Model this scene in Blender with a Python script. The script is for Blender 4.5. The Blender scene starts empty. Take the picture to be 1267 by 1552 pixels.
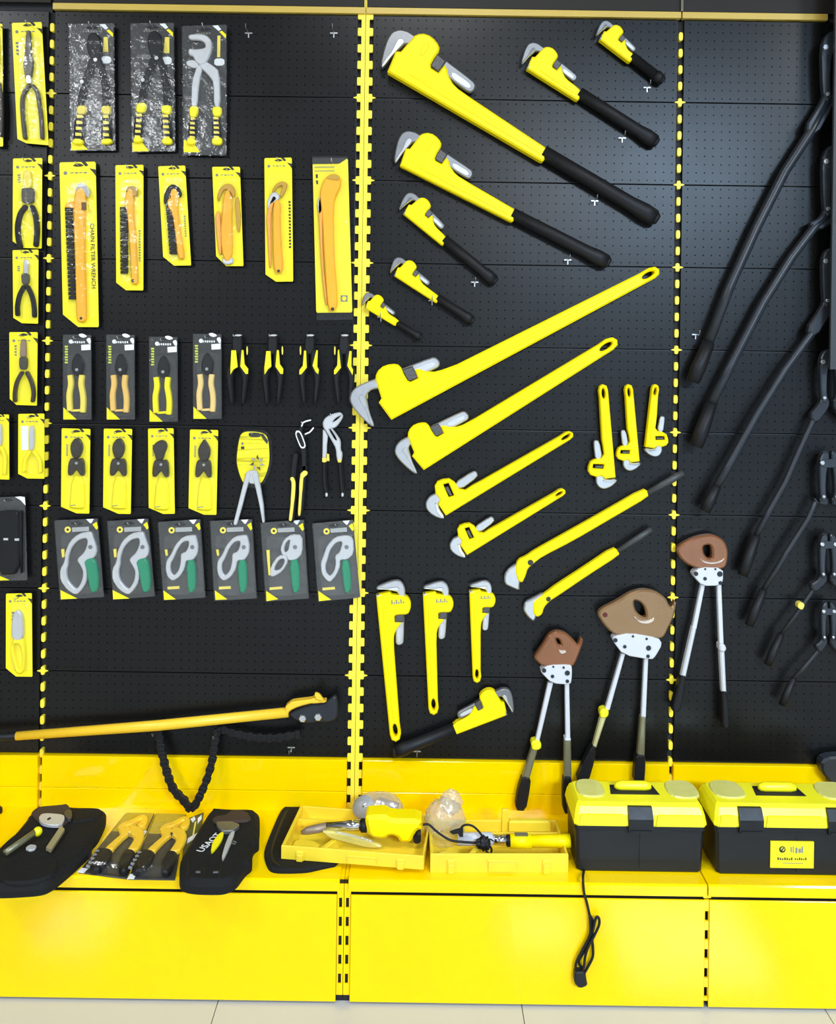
import bpy, bmesh, math, random
from mathutils import Vector, Matrix
from mathutils.geometry import tessellate_polygon
random.seed(7)
SC = bpy.context.scene
COL = SC.collection

# ------------------------------------------------------------------ camera
FPX = 1350.0              # focal length in pixels of the 1267 x 1552 frame
VX, VY = 637.0, 530.0     # principal point in that frame
ROLL = 0.0145
CAMY, CAMZ = -2.70, 1.724
cam_data = bpy.data.cameras.new('camera')
cam = bpy.data.objects.new('camera', cam_data); COL.objects.link(cam)
cam_data.sensor_fit = 'HORIZONTAL'; cam_data.sensor_width = 36.0
cam_data.lens = FPX / 1267.0 * 36.0
cam_data.shift_x = (633.5 - VX) / 1267.0
cam_data.shift_y = (VY - 776.0) / 1267.0
cam_data.clip_start = 0.05
cam.matrix_world = Matrix.Translation((0, CAMY, CAMZ)) @ Matrix.Rotation(math.pi/2, 4, 'X') @ Matrix.Rotation(ROLL, 4, 'Z')
SC.camera = cam

# ------------------------------------------------------------------ world, exposure
world = bpy.data.worlds.new('world'); SC.world = world; world.use_nodes = True
world.node_tree.nodes['Background'].inputs[0].default_value = (0.80, 0.90, 1.0, 1)
world.node_tree.nodes['Background'].inputs[1].default_value = 0.10
SC.view_settings.view_transform = 'Standard'; SC.view_settings.look = 'None'
SC.view_settings.exposure = 0.0; SC.view_settings.gamma = 1.0
SC.view_settings.use_curve_mapping = False

# ceiling lamps: (x, y, size_x, size_y, watts); their panels are built with the ceiling
CEIL = 3.60
COOL, BLUE = (0.95, 0.98, 1.0), (0.52, 0.74, 1.0)
LAMPS = [(-2.7, -2.3, .6, .6, 68, COOL), (2.7, -2.3, .6, .6, 68, COOL), (-3.08, -6.2, .6, .6, 190, COOL),
         (1.17, -6.2, .6, .6, 200, COOL), (2.45, -6.1, 1.2, 1.2, 760, BLUE), (0.0, -1.6, .6, .6, 20, COOL)]
for (lx, ly, sx, sy, wt, lc) in LAMPS:
    ld = bpy.data.lights.new('ceiling_lamp_light', 'AREA'); ld.shape = 'RECTANGLE'; ld.size = sx; ld.size_y = sy
    ld.energy = wt; ld.color = lc
    lo = bpy.data.objects.new('ceiling_lamp_light', ld); COL.objects.link(lo); lo.location = (lx, ly, CEIL - 0.035)

# ------------------------------------------------------------------ measuring helpers
CR, SR = math.cos(ROLL), math.sin(ROLL)
def W(px, py, y=0.0):
    """a point measured in the photograph, for a thing standing at depth y -> world x, z"""
    dx, dy = px - VX, py - VY; d = y - CAMY
    return ((dx*CR + dy*SR) / FPX * d, CAMZ - (-dx*SR + dy*CR) / FPX * d)
SHELF = 0.328
def S(px, py, z=SHELF):
    """a point measured in the photograph, lying on the level z -> world x, y"""
    dx, dy = px - VX, py - VY
    r, q = dx*CR + dy*SR, -dx*SR + dy*CR
    d = FPX * (CAMZ - z) / q
    return (r / FPX * d, CAMY + d)
def crop(x0, y0, s):
    return lambda pts: [(x0 + p[0]/s, y0 + p[1]/s) for p in pts]

# ------------------------------------------------------------------ materials
MATS = {}
def mat(name, col, rough=.5, metal=0.0, var=.06, scale=40.0, bump=0.0, coat=0.0, spec=.5):
    if name in MATS: return MATS[name]
    m = bpy.data.materials.new(name); m.use_nodes = True; nt = m.node_tree; b = nt.nodes['Principled BSDF']
    tc = nt.nodes.new('ShaderNodeTexCoord'); nz = nt.nodes.new('ShaderNodeTexNoise')
    nz.inputs['Scale'].default_value = scale; nz.inputs['Detail'].default_value = 4
    nt.links.new(tc.outputs['Object'], nz.inputs['Vector'])
    mr = nt.nodes.new('ShaderNodeMix'); mr.data_type = 'RGBA'
    mr.inputs[6].default_value = (*[c*(1-var) for c in col], 1); mr.inputs[7].default_value = (*[min(1, c*(1+var)) for c in col], 1)
    nt.links.new(nz.outputs['Fac'], mr.inputs[0]); nt.links.new(mr.outputs[2], b.inputs['Base Color'])
    rr = nt.nodes.new('ShaderNodeMapRange'); rr.inputs[3].default_value = max(.02, rough*.85); rr.inputs[4].default_value = min(1, rough*1.15)
    nt.links.new(nz.outputs['Fac'], rr.inputs[0]); nt.links.new(rr.outputs[0], b.inputs['Roughness'])
    b.inputs['Metallic'].default_value = metal; b.inputs['Coat Weight'].default_value = coat; b.inputs['Coat Roughness'].default_value = .08
    b.inputs['Specular IOR Level'].default_value = spec
    if bump:
        bp = nt.nodes.new('ShaderNodeBump'); bp.inputs['Strength'].default_value = bump; bp.inputs['Distance'].default_value = .004
        nt.links.new(nz.outputs['Fac'], bp.inputs['Height']); nt.links.new(bp.outputs['Normal'], b.inputs['Normal'])
    MATS[name] = m; return m
def clear_mat(name, tint, body, gloss, rough=.08):
    """thin clear plastic: mostly transparent, a little milky, with a glossy skin"""
    m = bpy.data.materials.new(name); m.use_nodes = True; nt = m.node_tree; nt.nodes.clear()
    out = nt.nodes.new('ShaderNodeOutputMaterial'); tr = nt.nodes.new('ShaderNodeBsdfTransparent'); tr.inputs[0].default_value = (*tint, 1)
    df = nt.nodes.new('ShaderNodeBsdfDiffuse'); df.inputs[0].default_value = (.8, .8, .8, 1)
    gl = nt.nodes.new('ShaderNodeBsdfGlossy'); gl.inputs['Roughness'].default_value = rough
    tc = nt.nodes.new('ShaderNodeTexCoord'); nz = nt.nodes.new('ShaderNodeTexNoise'); nz.inputs['Scale'].default_value = 38; nz.inputs['Detail'].default_value = 3
    nt.links.new(tc.outputs['Object'], nz.inputs['Vector'])
    bp = nt.nodes.new('ShaderNodeBump'); bp.inputs['Strength'].default_value = .55; bp.inputs['Distance'].default_value = .006
    nt.links.new(nz.outputs['Fac'], bp.inputs['Height']); nt.links.new(bp.outputs['Normal'], gl.inputs['Normal'])
    m1 = nt.nodes.new('ShaderNodeMixShader'); m1.inputs[0].default_value = body
    nt.links.new(tr.outputs[0], m1.inputs[1]); nt.links.new(df.outputs[0], m1.inputs[2])
    m2 = nt.nodes.new('ShaderNodeMixShader'); m2.inputs[0].default_value = gloss
    nt.links.new(m1.outputs[0], m2.inputs[1]); nt.links.new(gl.outputs[0], m2.inputs[2]); nt.links.new(m2.outputs[0], out.inputs[0])
    MATS[name] = m; return m
YEL = mat('yellow_powder_coat', (1.0, .645, .0), .10, var=.03, scale=9, spec=.30)
YELP = mat('yellow_wrench_paint', (1.0, .77, .0), .36, var=.03, scale=30, spec=.25)
YELC = mat('yellow_printed_card', (.98, .82, .008), .42, var=.04, scale=25)
YELS = mat('lemon_post_paint', (1.0, .78, .05), .4, var=.03, scale=12)
YELD = mat('yellow_soft_grip', (.85, .68, .10), .5, var=.05)
YELT = mat('yellow_case_plastic', (.86, .62, .03), .38, var=.08, scale=18)
YELB = mat('yellow_toolbox_plastic', (.93, .84, .01), .36, var=.03, scale=18)
AMB = mat('amber_bar_paint', (.95, .58, .03), .35, var=.05, scale=14)
ORG = mat('orange_strap_plastic', (.95, .42, .02), .38, var=.06)
RAIL = mat('brass_yellow_rail', (.62, .42, .07), .4, var=.08, scale=12)
BLK = mat('black_rubber', (.008, .008, .009), .5, var=.3, scale=60, bump=.15, spec=.28)
BLS = mat('black_steel', (.018, .021, .026), .36, var=.25, scale=30, spec=.4)
BLP = mat('black_plastic', (.009, .0095, .010), .45, var=.2, scale=50, bump=.1, spec=.3)
BLF = mat('black_pouch_fabric', (.008, .008, .008), .8, var=.4, scale=90, bump=.6, spec=.25)
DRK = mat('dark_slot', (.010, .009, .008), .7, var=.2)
DIE = mat('grey_jaw_steel', (.24, .24, .245), .38, metal=.75, var=.15, scale=45)
STL = mat('satin_steel', (.62, .62, .63), .30, metal=.8, var=.10, scale=50)
CHR = mat('bright_chrome', (.82, .82, .84), .14, metal=1.0, var=.05, scale=30)
NUT = mat('dark_nut_steel', (.10, .095, .09), .42, metal=.6, var=.3, scale=220, bump=.5)
LGR = mat('light_grey_forging', (.60, .60, .60), .40, metal=.35, var=.08, scale=40)
WHT = mat('white_paint', (.60, .60, .62), .35, var=.04, scale=20)
PRW = mat('white_print', (.80, .80, .78), .6, var=.05)
PRB = mat('black_print', (.03, .03, .02), .6, var=.1)
PRG = mat('grey_print', (.22, .22, .18), .6, var=.1)
BRN = mat('brown_blade_lacquer', (.25, .095, .036), .28, metal=.25, var=.22, scale=18, coat=.3)
BRN2 = mat('tan_blade_lacquer', (.27, .15, .062), .28, metal=.25, var=.15, scale=18, coat=.3)
BRNH = mat('blade_highlight', (.70, .58, .48), .25, metal=.6, var=.1)  # pale tone for the highlight painted on the cutter heads
RED = mat('dark_red_pin', (.10, .008, .006), .4)
GRN = mat('green_dipped_grip', (.012, .24, .115), .40, var=.08, scale=50)
OLV = mat('olive_grey_tube', (.20, .19, .11), .32, metal=.3, var=.1)
TAN = mat('brownish_nozzle', (.30, .22, .15), .45, metal=.4, var=.15)
PACKC = mat('dark_backing_card', (.034, .034, .032), .35, var=.2, scale=20)
CLR = clear_mat('clear_blister_plastic', (.995, .995, .99), .006, .035)
FILM = clear_mat('clear_pack_film', (.985, .985, .985), .010, .030, .12)
BAG = clear_mat('crinkled_plastic_bag', (.95, .95, .93), .20, .12, .2)
FLR = mat('beige_floor_tile', (.50, .485, .45), .06, var=.04, scale=5)
GRT = mat('floor_grout', (.22, .20, .17), .8)
PNT = mat('grey_wall_paint', (.16, .163, .167), .8, var=.02, scale=4)
HDR = mat('dark_header_board', (.022, .018, .014), .55, var=.12, scale=6, spec=.25)
BCK = mat('dark_backing_wall', (.02, .02, .02), .7)

def pegboard_mat():
    m = bpy.data.materials.new('black_pegboard'); m.use_nodes = True; nt = m.node_tree; b = nt.nodes['Principled BSDF']; L = nt.links.new
    tc = nt.nodes.new('ShaderNodeTexCoord'); sp = nt.nodes.new('ShaderNodeSeparateXYZ'); L(tc.outputs['Object'], sp.inputs[0])
    def mth(op, a, bb=None):
        n = nt.nodes.new('ShaderNodeMath'); n.operation = op
        if hasattr(a, 'links'): L(a, n.inputs[0])
        else: n.inputs[0].default_value = a
        if bb is not None:
            if hasattr(bb, 'links'): L(bb, n.inputs[1])
            else: n.inputs[1].default_value = bb
        return n.outputs[0]
    fx = mth('SUBTRACT', mth('FRACT', mth('ADD', mth('MULTIPLY', sp.outputs[0], 40.0), 100.5)), .5)
    fz = mth('SUBTRACT', mth('FRACT', mth('ADD', mth('MULTIPLY', sp.outputs[2], 40.0), 100.0)), .5)
    d = mth('SQRT', mth('ADD', mth('MULTIPLY', fx, fx), mth('MULTIPLY', fz, fz)))
    hole = mth('LESS_THAN', d, .075)
    nz = nt.nodes.new('ShaderNodeTexNoise'); nz.inputs['Scale'].default_value = 6; nz.inputs['Detail'].default_value = 5; L(tc.outputs['Object'], nz.inputs['Vector'])
    c1 = nt.nodes.new('ShaderNodeMix'); c1.data_type = 'RGBA'; c1.inputs[6].default_value = (.0035, .0035, .0035, 1); c1.inputs[7].default_value = (.0055, .0055, .0055, 1)
    L(nz.outputs['Fac'], c1.inputs[0])
    c2 = nt.nodes.new('ShaderNodeMix'); c2.data_type = 'RGBA'; c2.inputs[7].default_value = (.002, .002, .002, 1); L(c1.outputs[2], c2.inputs[6]); L(hole, c2.inputs[0])
    L(c2.outputs[2], b.inputs['Base Color'])
    mr = nt.nodes.new('ShaderNodeMapRange'); mr.inputs[3].default_value = .29; mr.inputs[4].default_value = .35; L(nz.outputs['Fac'], mr.inputs[0]); L(mr.outputs[0], b.inputs['Roughness'])
    sv = mth('SUBTRACT', .30, mth('MULTIPLY', hole, .30)); L(sv, b.inputs['Specular IOR Level'])
    bp = nt.nodes.new('ShaderNodeBump'); bp.inputs['Strength'].default_value = .8; bp.inputs['Distance'].default_value = .002
    L(mth('SUBTRACT', 1.0, hole), bp.inputs['Height']); L(bp.outputs['Normal'], b.inputs['Normal'])
    return m
PEG = pegboard_mat()

# ------------------------------------------------------------------ building helpers
def link(o, parent=None):
    COL.objects.link(o)
    if parent is not None: o.parent = parent
    return o
def thing(name, label, cat, loc, group=None, kind=None):
    o = bpy.data.objects.new(name, None); o.empty_display_size = .02; COL.objects.link(o); o.location = loc
    if kind: o['kind'] = kind
    else: o['label'] = label; o['category'] = cat
    if group: o['group'] = group
    return o
def origin(o):
    v = Vector((0, 0, 0))
    while o is not None:
        v += o.location; o = o.parent
    return v
def put(name, bm, m, parent, smooth=False, label=None):
    me = bpy.data.meshes.new(name)
    bmesh.ops.remove_doubles(bm, verts=bm.verts, dist=1e-6)
    bmesh.ops.recalc_face_normals(bm, faces=bm.faces)
    if parent is not None: bmesh.ops.translate(bm, verts=bm.verts, vec=-origin(parent))
    if smooth:
        for f in bm.faces: f.smooth = True
    bm.to_mesh(me); bm.free(); me.materials.append(m)
    o = link(bpy.data.objects.new(name, me), parent)
    if label: o['label'] = label
    return o
def area2(p): return sum(p[i-1][0]*p[i][1] - p[i][0]*p[i-1][1] for i in range(len(p)))
def inset(p, d):
    n = len(p); out = []
    for i in range(n):
        a, b, c = Vector(p[i-1]), Vector(p[i]), Vector(p[(i+1) % n])
        e1, e2 = (b-a), (c-b)
        if e1.length < 1e-9 or e2.length < 1e-9: out.append(tuple(b)); continue
        e1.normalize(); e2.normalize()
        n1, n2 = Vector((-e1.y, e1.x)), Vector((-e2.y, e2.x)); mm = n1 + n2
        if mm.length < 1e-4: out.append(tuple(b)); continue
        mm.normalize(); k = d / max(.45, mm.dot(n1)); out.append((b.x + mm.x*k, b.y + mm.y*k))
    return out
def rounded(p, it=2, q=.22):
    for _ in range(it):
        o = []
        for i in range(len(p)):
            a, b = p[i], p[(i+1) % len(p)]
            o.append((a[0]*(1-q)+b[0]*q, a[1]*(1-q)+b[1]*q)); o.append((a[0]*q+b[0]*(1-q), a[1]*q+b[1]*(1-q)))
        p = o; q = .25
    return p
def prism_bm(outer, holes, t0, t1, bev, place):
    """outer/holes in 2-D metres; t0 back level, t1 front level; place(x, z, t) -> 3-D"""
    bm = bmesh.new()
    loops = []
    for k, p in enumerate([outer] + list(holes)):
        p = list(p)
        if (area2(p) > 0) != (k == 0): p.reverse()
        loops.append(p)
    sgn = 1 if t1 > t0 else -1
    bev = min(bev, abs(t1-t0)*.49)
    rings = []
    fr = []
    for p in loops:
        q = inset(p, bev) if bev > 0 else p
        v0 = [bm.verts.new(place(x, z, t0)) for x, z in p]
        v1 = [bm.verts.new(place(x, z, t1 - sgn*bev)) for x, z in p]
        v2 = [bm.verts.new(place(x, z, t1)) for x, z in q] if bev > 0 else v1
        n = len(p)
        for i in range(n):
            j = (i+1) % n
            for A, B in ((v0, v1), (v1, v2)):
                if A is B: continue
                try: bm.faces.new((A[i], A[j], B[j], B[i]))
                except ValueError: pass
        rings.append(v0); fr.append((v2, q))
    for vs, ps in ((sum(rings, []), loops), (sum([f[0] for f in fr], []), [f[1] for f in fr])):
        flat = [q for p in ps for q in p]
        tris = [t for t in tessellate_polygon([[Vector((x, z, 0)) for x, z in p] for p in ps]) if len(set(t)) == 3]
        want = abs(sum(area2(p) for p in ps)); got = sum(abs(area2([flat[i] for i in t])) for t in tris)
        if abs(got - want) > .02*want:
            es = []; k = 0
            for p in ps:
                for i in range(len(p)):
                    e = bm.edges.get((vs[k+i], vs[k+(i+1) % len(p)]))
                    if e: es.append(e)
                k += len(p)
            bmesh.ops.triangle_fill(bm, edges=es, use_beauty=True)
            continue
        for tri in tris:
            try: bm.faces.new([vs[i] for i in tri])
            except ValueError: pass
    return bm
def prism(name, poly, yf, th, m, parent, bev=.0012, rnd=0, holes=(), label=None, px=True):
    """flat piece parallel to the wall: outline measured in the photograph, front face at depth yf, thickness th"""
    f = (lambda p: [W(a, b, yf) for a, b in p]) if px else (lambda p: p)
    if rnd: poly = rounded(poly, rnd); holes = [rounded(h, rnd) for h in holes]
    bm = prism_bm(f(poly), [f(h) for h in holes], yf + th, yf, bev, lambda x, z, t: (x, t, z))
    return put(name, bm, m, parent, label=label)
def slab(name, poly, z0, z1, m, parent, bev=.002, rnd=0, holes=(), label=None):
    """flat piece lying level: outline in world x, y"""
    if rnd: poly = rounded(poly, rnd); holes = [rounded(h, rnd) for h in holes]
    bm = prism_bm(poly, holes, z0, z1, bev, lambda x, y, t: (x, y, t))
    return put(name, bm, m, parent, label=label)
def stroke(pts, ws, cap=True):
    """a bar along a measured centre line with a width at each point"""
    if not hasattr(ws, '__len__'): ws = [ws]*len(pts)
    L, R = [], []
    for i, p in enumerate(pts):
        a = Vector(pts[max(0, i-1)]); b = Vector(pts[min(len(pts)-1, i+1)]); d = (b-a).normalized(); n = Vector((-d.y, d.x)) * ws[i]/2
        L.append((p[0]+n.x, p[1]+n.y)); R.append((p[0]-n.x, p[1]-n.y))
    if cap:
        d = (Vector(pts[-1])-Vector(pts[-2])).normalized()*ws[-1]*.35; n = Vector((-d.y, d.x)).normalized()*ws[-1]*.25; e = Vector(pts[-1])+d
        L += [(e.x+n.x, e.y+n.y), (e.x-n.x, e.y-n.y)]
        d = (Vector(pts[0])-Vector(pts[1])).normalized()*ws[0]*.35; n = Vector((-d.y, d.x)).normalized()*ws[0]*.25; e = Vector(pts[0])+d
        return L + R[::-1] + [(e.x+n.x, e.y+n.y), (e.x-n.x, e.y-n.y)]
    return L + R[::-1]
def spline(pts, n=6):
    out = []
    for i in range(len(pts)-1):
        p0, p1, p2, p3 = [Vector(pts[max(0, min(len(pts)-1, i+k))]) for k in (-1, 0, 1, 2)]
        for j in range(n):
            t = j/n; out.append(tuple(.5*((2*p1)+(-p0+p2)*t+(2*p0-5*p1+4*p2-p3)*t*t+(-p0+3*p1-3*p2+p3)*t**3)))
    out.append(tuple(pts[-1])); return out
def circ(x, y, r, n=16, ry=None): return [(x+r*math.cos(2*math.pi*i/n), y+(ry or r)*math.sin(2*math.pi*i/n)) for i in range(n)]
def rect(x0, y0, x1, y1): return [(x0, y0), (x1, y0), (x1, y1), (x0, y1)]
def tube_bm(pts, rs, seg=10, bm=None, flat=1.0):
    bm = bm or bmesh.new(); pts = [Vector(p) for p in pts]
    if not hasattr(rs, '__len__'): rs = [rs]*len(pts)
    prev = None; up = Vector((0, 0, 1)); rings = []
    for i, p in enumerate(pts):
        d = (pts[min(len(pts)-1, i+1)] - pts[max(0, i-1)]).normalized()
        if prev is None:
            s = d.cross(up)
            if s.length < .05: s = d.cross(Vector((0, 1, 0)))
            s.normalize()
        else:
            s = prev - d*prev.dot(d); s.normalize()
        prev = s; t = d.cross(s)
        rings.append([bm.verts.new(p + (s*math.cos(2*math.pi*k/seg) + t*math.sin(2*math.pi*k/seg)*flat)*rs[i]) for k in range(seg)])
    for i in range(len(rings)-1):
        for k in range(seg): bm.faces.new((rings[i][k], rings[i][(k+1) % seg], rings[i+1][(k+1) % seg], rings[i+1][k]))
    bm.faces.new(rings[0][::-1]); bm.faces.new(rings[-1]); return bm
def tube(name, pts, rs, m, parent, seg=10, flat=1.0, label=None):
    return put(name, tube_bm(pts, rs, seg, None, flat), m, parent, smooth=True, label=label)
def box_bm(x0, x1, y0, y1, z0, z1, bev=0.0, bm=None):
    bm = bm or bmesh.new()
    r = bmesh.ops.create_cube(bm, size=1.0); vs = r['verts']
    bmesh.ops.scale(bm, verts=vs, vec=(x1-x0, y1-y0, z1-z0)); bmesh.ops.translate(bm, verts=vs, vec=((x0+x1)/2, (y0+y1)/2, (z0+z1)/2))
    if bev:
        es = list({e for v in vs for e in v.link_edges}); bmesh.ops.bevel(bm, geom=es, offset=bev, segments=2, profile=.7, affect='EDGES')
    return bm
def box(name, x0, x1, y0, y1, z0, z1, m, parent, bev=.0, label=None): return put(name, box_bm(x0, x1, y0, y1, z0, z1, bev), m, parent, label=label)
def hull(name, rings, m, parent, smooth=False, label=None):
    """loft through equal-length rings of 3-D points, capped"""
    bm = bmesh.new(); R = [[bm.verts.new(p) for p in r] for r in rings]
    for i in range(len(R)-1):
        for k in range(len(R[i])): bm.faces.new((R[i][k], R[i][(k+1) % len(R[i])], R[i+1][(k+1) % len(R[i])], R[i+1][k]))
    bm.faces.new(R[0][::-1]); bm.faces.new(R[-1]); return put(name, bm, m, parent, smooth, label)
def text(name, s, size, m, parent, mtx, extrude=.0003):
    cu = bpy.data.curves.new('t', 'FONT'); cu.body = s; cu.size = size; cu.extrude = extrude; cu.align_x = 'CENTER'; cu.align_y = 'CENTER'; cu.resolution_u = 2
    ob = bpy.data.objects.new('t', cu); COL.objects.link(ob); dg = bpy.context.evaluated_depsgraph_get()
    me = bpy.data.meshes.new_from_object(ob.evaluated_get(dg)); bpy.data.objects.remove(ob); bpy.data.curves.remove(cu)
    me.transform(Matrix.Translation(-origin(parent)) @ mtx); me.materials.clear(); me.materials.append(m); me.name = name
    return link(bpy.data.objects.new(name, me), parent)
def wall_text(px, py, y, ang):
    """transform for lettering facing the camera; ang = clockwise turn in degrees"""
    x, z = W(px, py, y); return Matrix.Translation((x, y, z)) @ Matrix.Rotation(math.radians(ang), 4, 'Y') @ Matrix.Rotation(math.pi/2, 4, 'X')

# ================================================================== the room
def structure(name, bm, m): o = put(name, bm, m, None); o['kind'] = 'structure'; return o
RX, RY, RB = 4.8, -8.6, .075
structure('wall_back', box_bm(-RX, RX, RB, RB+.1, 0, CEIL), BCK)
structure('wall_left', box_bm(-RX-.1, -RX, RY, RB+.1, 0, CEIL), PNT)
structure('wall_right', box_bm(RX, RX+.1, RY, RB+.1, 0, CEIL), PNT)
structure('wall_rear', box_bm(-RX-.1, RX+.1, RY-.1, RY, 0, CEIL), PNT)
structure('ceiling', box_bm(-RX-.1, RX+.1, RY-.1, RB+.1, CEIL, CEIL+.1), PNT)
floor = structure('floor', box_bm(-RX-.1, RX+.1, RY-.1, RB+.1, -.1, -.004), GRT)
T = .8; fx0 = S(330, 1519, 0)[0]
tm = None
for i in range(-7, 7):
    for j in range(0, 11):
        x0 = fx0 + i*T; y1 = -.15 - j*T
        if x0 < -RX or x0 + T > RX or y1 - T < RY: continue
        if tm is None:
            o = put('floor_tile', box_bm(-T/2+.0012, T/2-.0012, -T/2+.0012, T/2-.0012, -.006, 0, .0008), FLR, None); tm = o.data; o.parent = floor
        else: o = link(bpy.data.objects.new('floor_tile', tm), floor)
        o.location = (x0 + T/2, y1 - T/2, 0)
em = bpy.data.materials.new('lamp_diffuser'); em.use_nodes = True
em.node_tree.nodes['Principled BSDF'].inputs['Emission Color'].default_value = (.95, .98, 1, 1); em.node_tree.nodes['Principled BSDF'].inputs['Emission Strength'].default_value = 4
LN = ['square ceiling panel lamp over the left end of the display', 'square ceiling panel lamp over the right end of the display', 'square ceiling panel lamp far back on the left',
      'square ceiling panel lamp far back beside the large bluish one', 'large bluish ceiling panel lamp far back on the right', 'square ceiling panel lamp over the middle of the aisle']
for (lx, ly, sx, sy, wt, lc), lab in zip(LAMPS, LN):
    t = thing('ceiling_lamp', lab, 'lamp', (lx, ly, CEIL), 'ceiling panel lamps')
    h = sx/2
    bm = prism_bm(rect(lx-h-.02, ly-h-.02, lx+h+.02, ly+h+.02), [rect(lx-h, ly-h, lx+h, ly+h)], CEIL, CEIL-.03, .002, lambda x, y, z: (x, y, z))
    put('lamp_frame', bm, WHT, t)
    box('diffuser', lx-h, lx+h, ly-h, ly+h, CEIL-.024, CEIL-.012, em, t)

# ================================================================== display racks
PX = [-2.085, -1.130, -.180, .776, 1.731]
ZJ = W(800, 152)[1]                       # first joint between two pegboards
ZTOP = ZJ + .25; ZBS = ZJ - 8*.25         # top of the boards, top edge of the yellow upstand
FRONT = -.36
half = [.010, .010, .0235, .010, .010]    # half the open width of the post at each boundary
LAB = ['display bay at the left edge holding a column of yellow plier cards', 'display bay of carded pliers and filter wrenches left of the double post',
       'middle display bay hung with yellow pipe wrenches', 'right-hand display bay hung with black bolt cutters']
LAB2 = ['yellow base cabinet with shelf at the left edge', 'yellow base cabinet and shelf left of the foot of the double post', 'middle yellow base cabinet and shelf with the cord hanging in front', 'yellow base cabinet and shelf at the right edge']
pegm = {}
for b in range(4):
    xa, xb = PX[b] + half[b], PX[b+1] - half[b+1]; xc = (xa+xb)/2
    t = thing('display_rack', LAB[b], 'display rack', (xc, 0, 0), 'display racks')
    key = round(xb-xa, 4)
    for i in range(9):
        zc = ZTOP - .125 - .25*i
        if key not in pegm:
            w = (xb-xa)/2; bm = box_bm(-w, w, 0, .014, -.1238, .1238, .0012)
            o = put('pegboard', bm, PEG, None); pegm[key] = o.data; o.parent = t
        else: o = link(bpy.data.objects.new('pegboard', pegm[key]), t)
        o.location = (0, 0, zc)
    rack = t
    box('back_panel', xa-.004, xb+.004, .018, .024, .03, ZTOP+.05, BCK, t)
    t = thing('base_cabinet', LAB2[b], 'cabinet', (xc, -.18, 0), 'yellow base cabinets')
    ya, yb = PX[b] + max(.0065, half[b]-.004), PX[b+1] - max(.0065, half[b+1]-.004)
    if half[b] > .02: ya = PX[b] + .0235
    if half[b+1] > .02: yb = PX[b+1] - .0235
    zc = W(200, 1192)[1]
    bm = prism_bm(rect(ya, zc+.0006, yb, ZBS-.002), [], .012, -.014, .0015, lambda x, z, y: (x, y, z)); put('upstand_panel', bm, YEL, t)
    bm = prism_bm(rect(ya, SHELF-.01, yb, zc-.0006), [], .012, -.014, .0015, lambda x, z, y: (x, y, z)); put('lower_upstand_panel', bm, YEL, t)
    ga = .002 if half[b] < .02 else .012; gb = .002 if half[b+1] < .02 else .012
    prof = [(-.0145, SHELF), (FRONT+.004, SHELF), (FRONT, SHELF-.004), (FRONT, SHELF-.030), (FRONT+.012, SHELF-.030), (FRONT+.012, SHELF-.014), (-.0145, SHELF-.014)]
    hull('shelf', [[(PX[b]+ga, y, z) for y, z in prof], [(PX[b+1]-gb, y, z) for y, z in prof]], YEL, t)
    pa = PX[b] + (.006 if half[b] < .02 else .0185); pb = PX[b+1] - (.006 if half[b+1] < .02 else .0185)
    z1 = SHELF - .041
    bm = prism_bm(rect(pa, .006, pb, z1), [], FRONT+.006, FRONT+.002, .0012, lambda x, z, y: (x, y, z)); put('kick_panel', bm, YEL, t)
    box('gap_shade_box', pa, pb, FRONT+.0065, FRONT+.040, .004, z1-.004, DRK, t)  # this box and the next board paint the lip gap's shade black
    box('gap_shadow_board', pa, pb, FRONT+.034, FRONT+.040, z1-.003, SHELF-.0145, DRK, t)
    if b:
        ra, rb = PX[b] + (.002 if b > 1 else .004), PX[b+1] - .002
        if b == 3: rb = W(1253, 20)[0]
        box('top_rail', ra, rb, -.008, .012, ZTOP+.003, ZTOP+.022, RAIL, rack, .0015)
    box('header_board', PX[b]+.004, PX[b+1]-.004, -.004, .012, ZTOP+.024, CEIL-.002, HDR, rack, .002)

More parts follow.
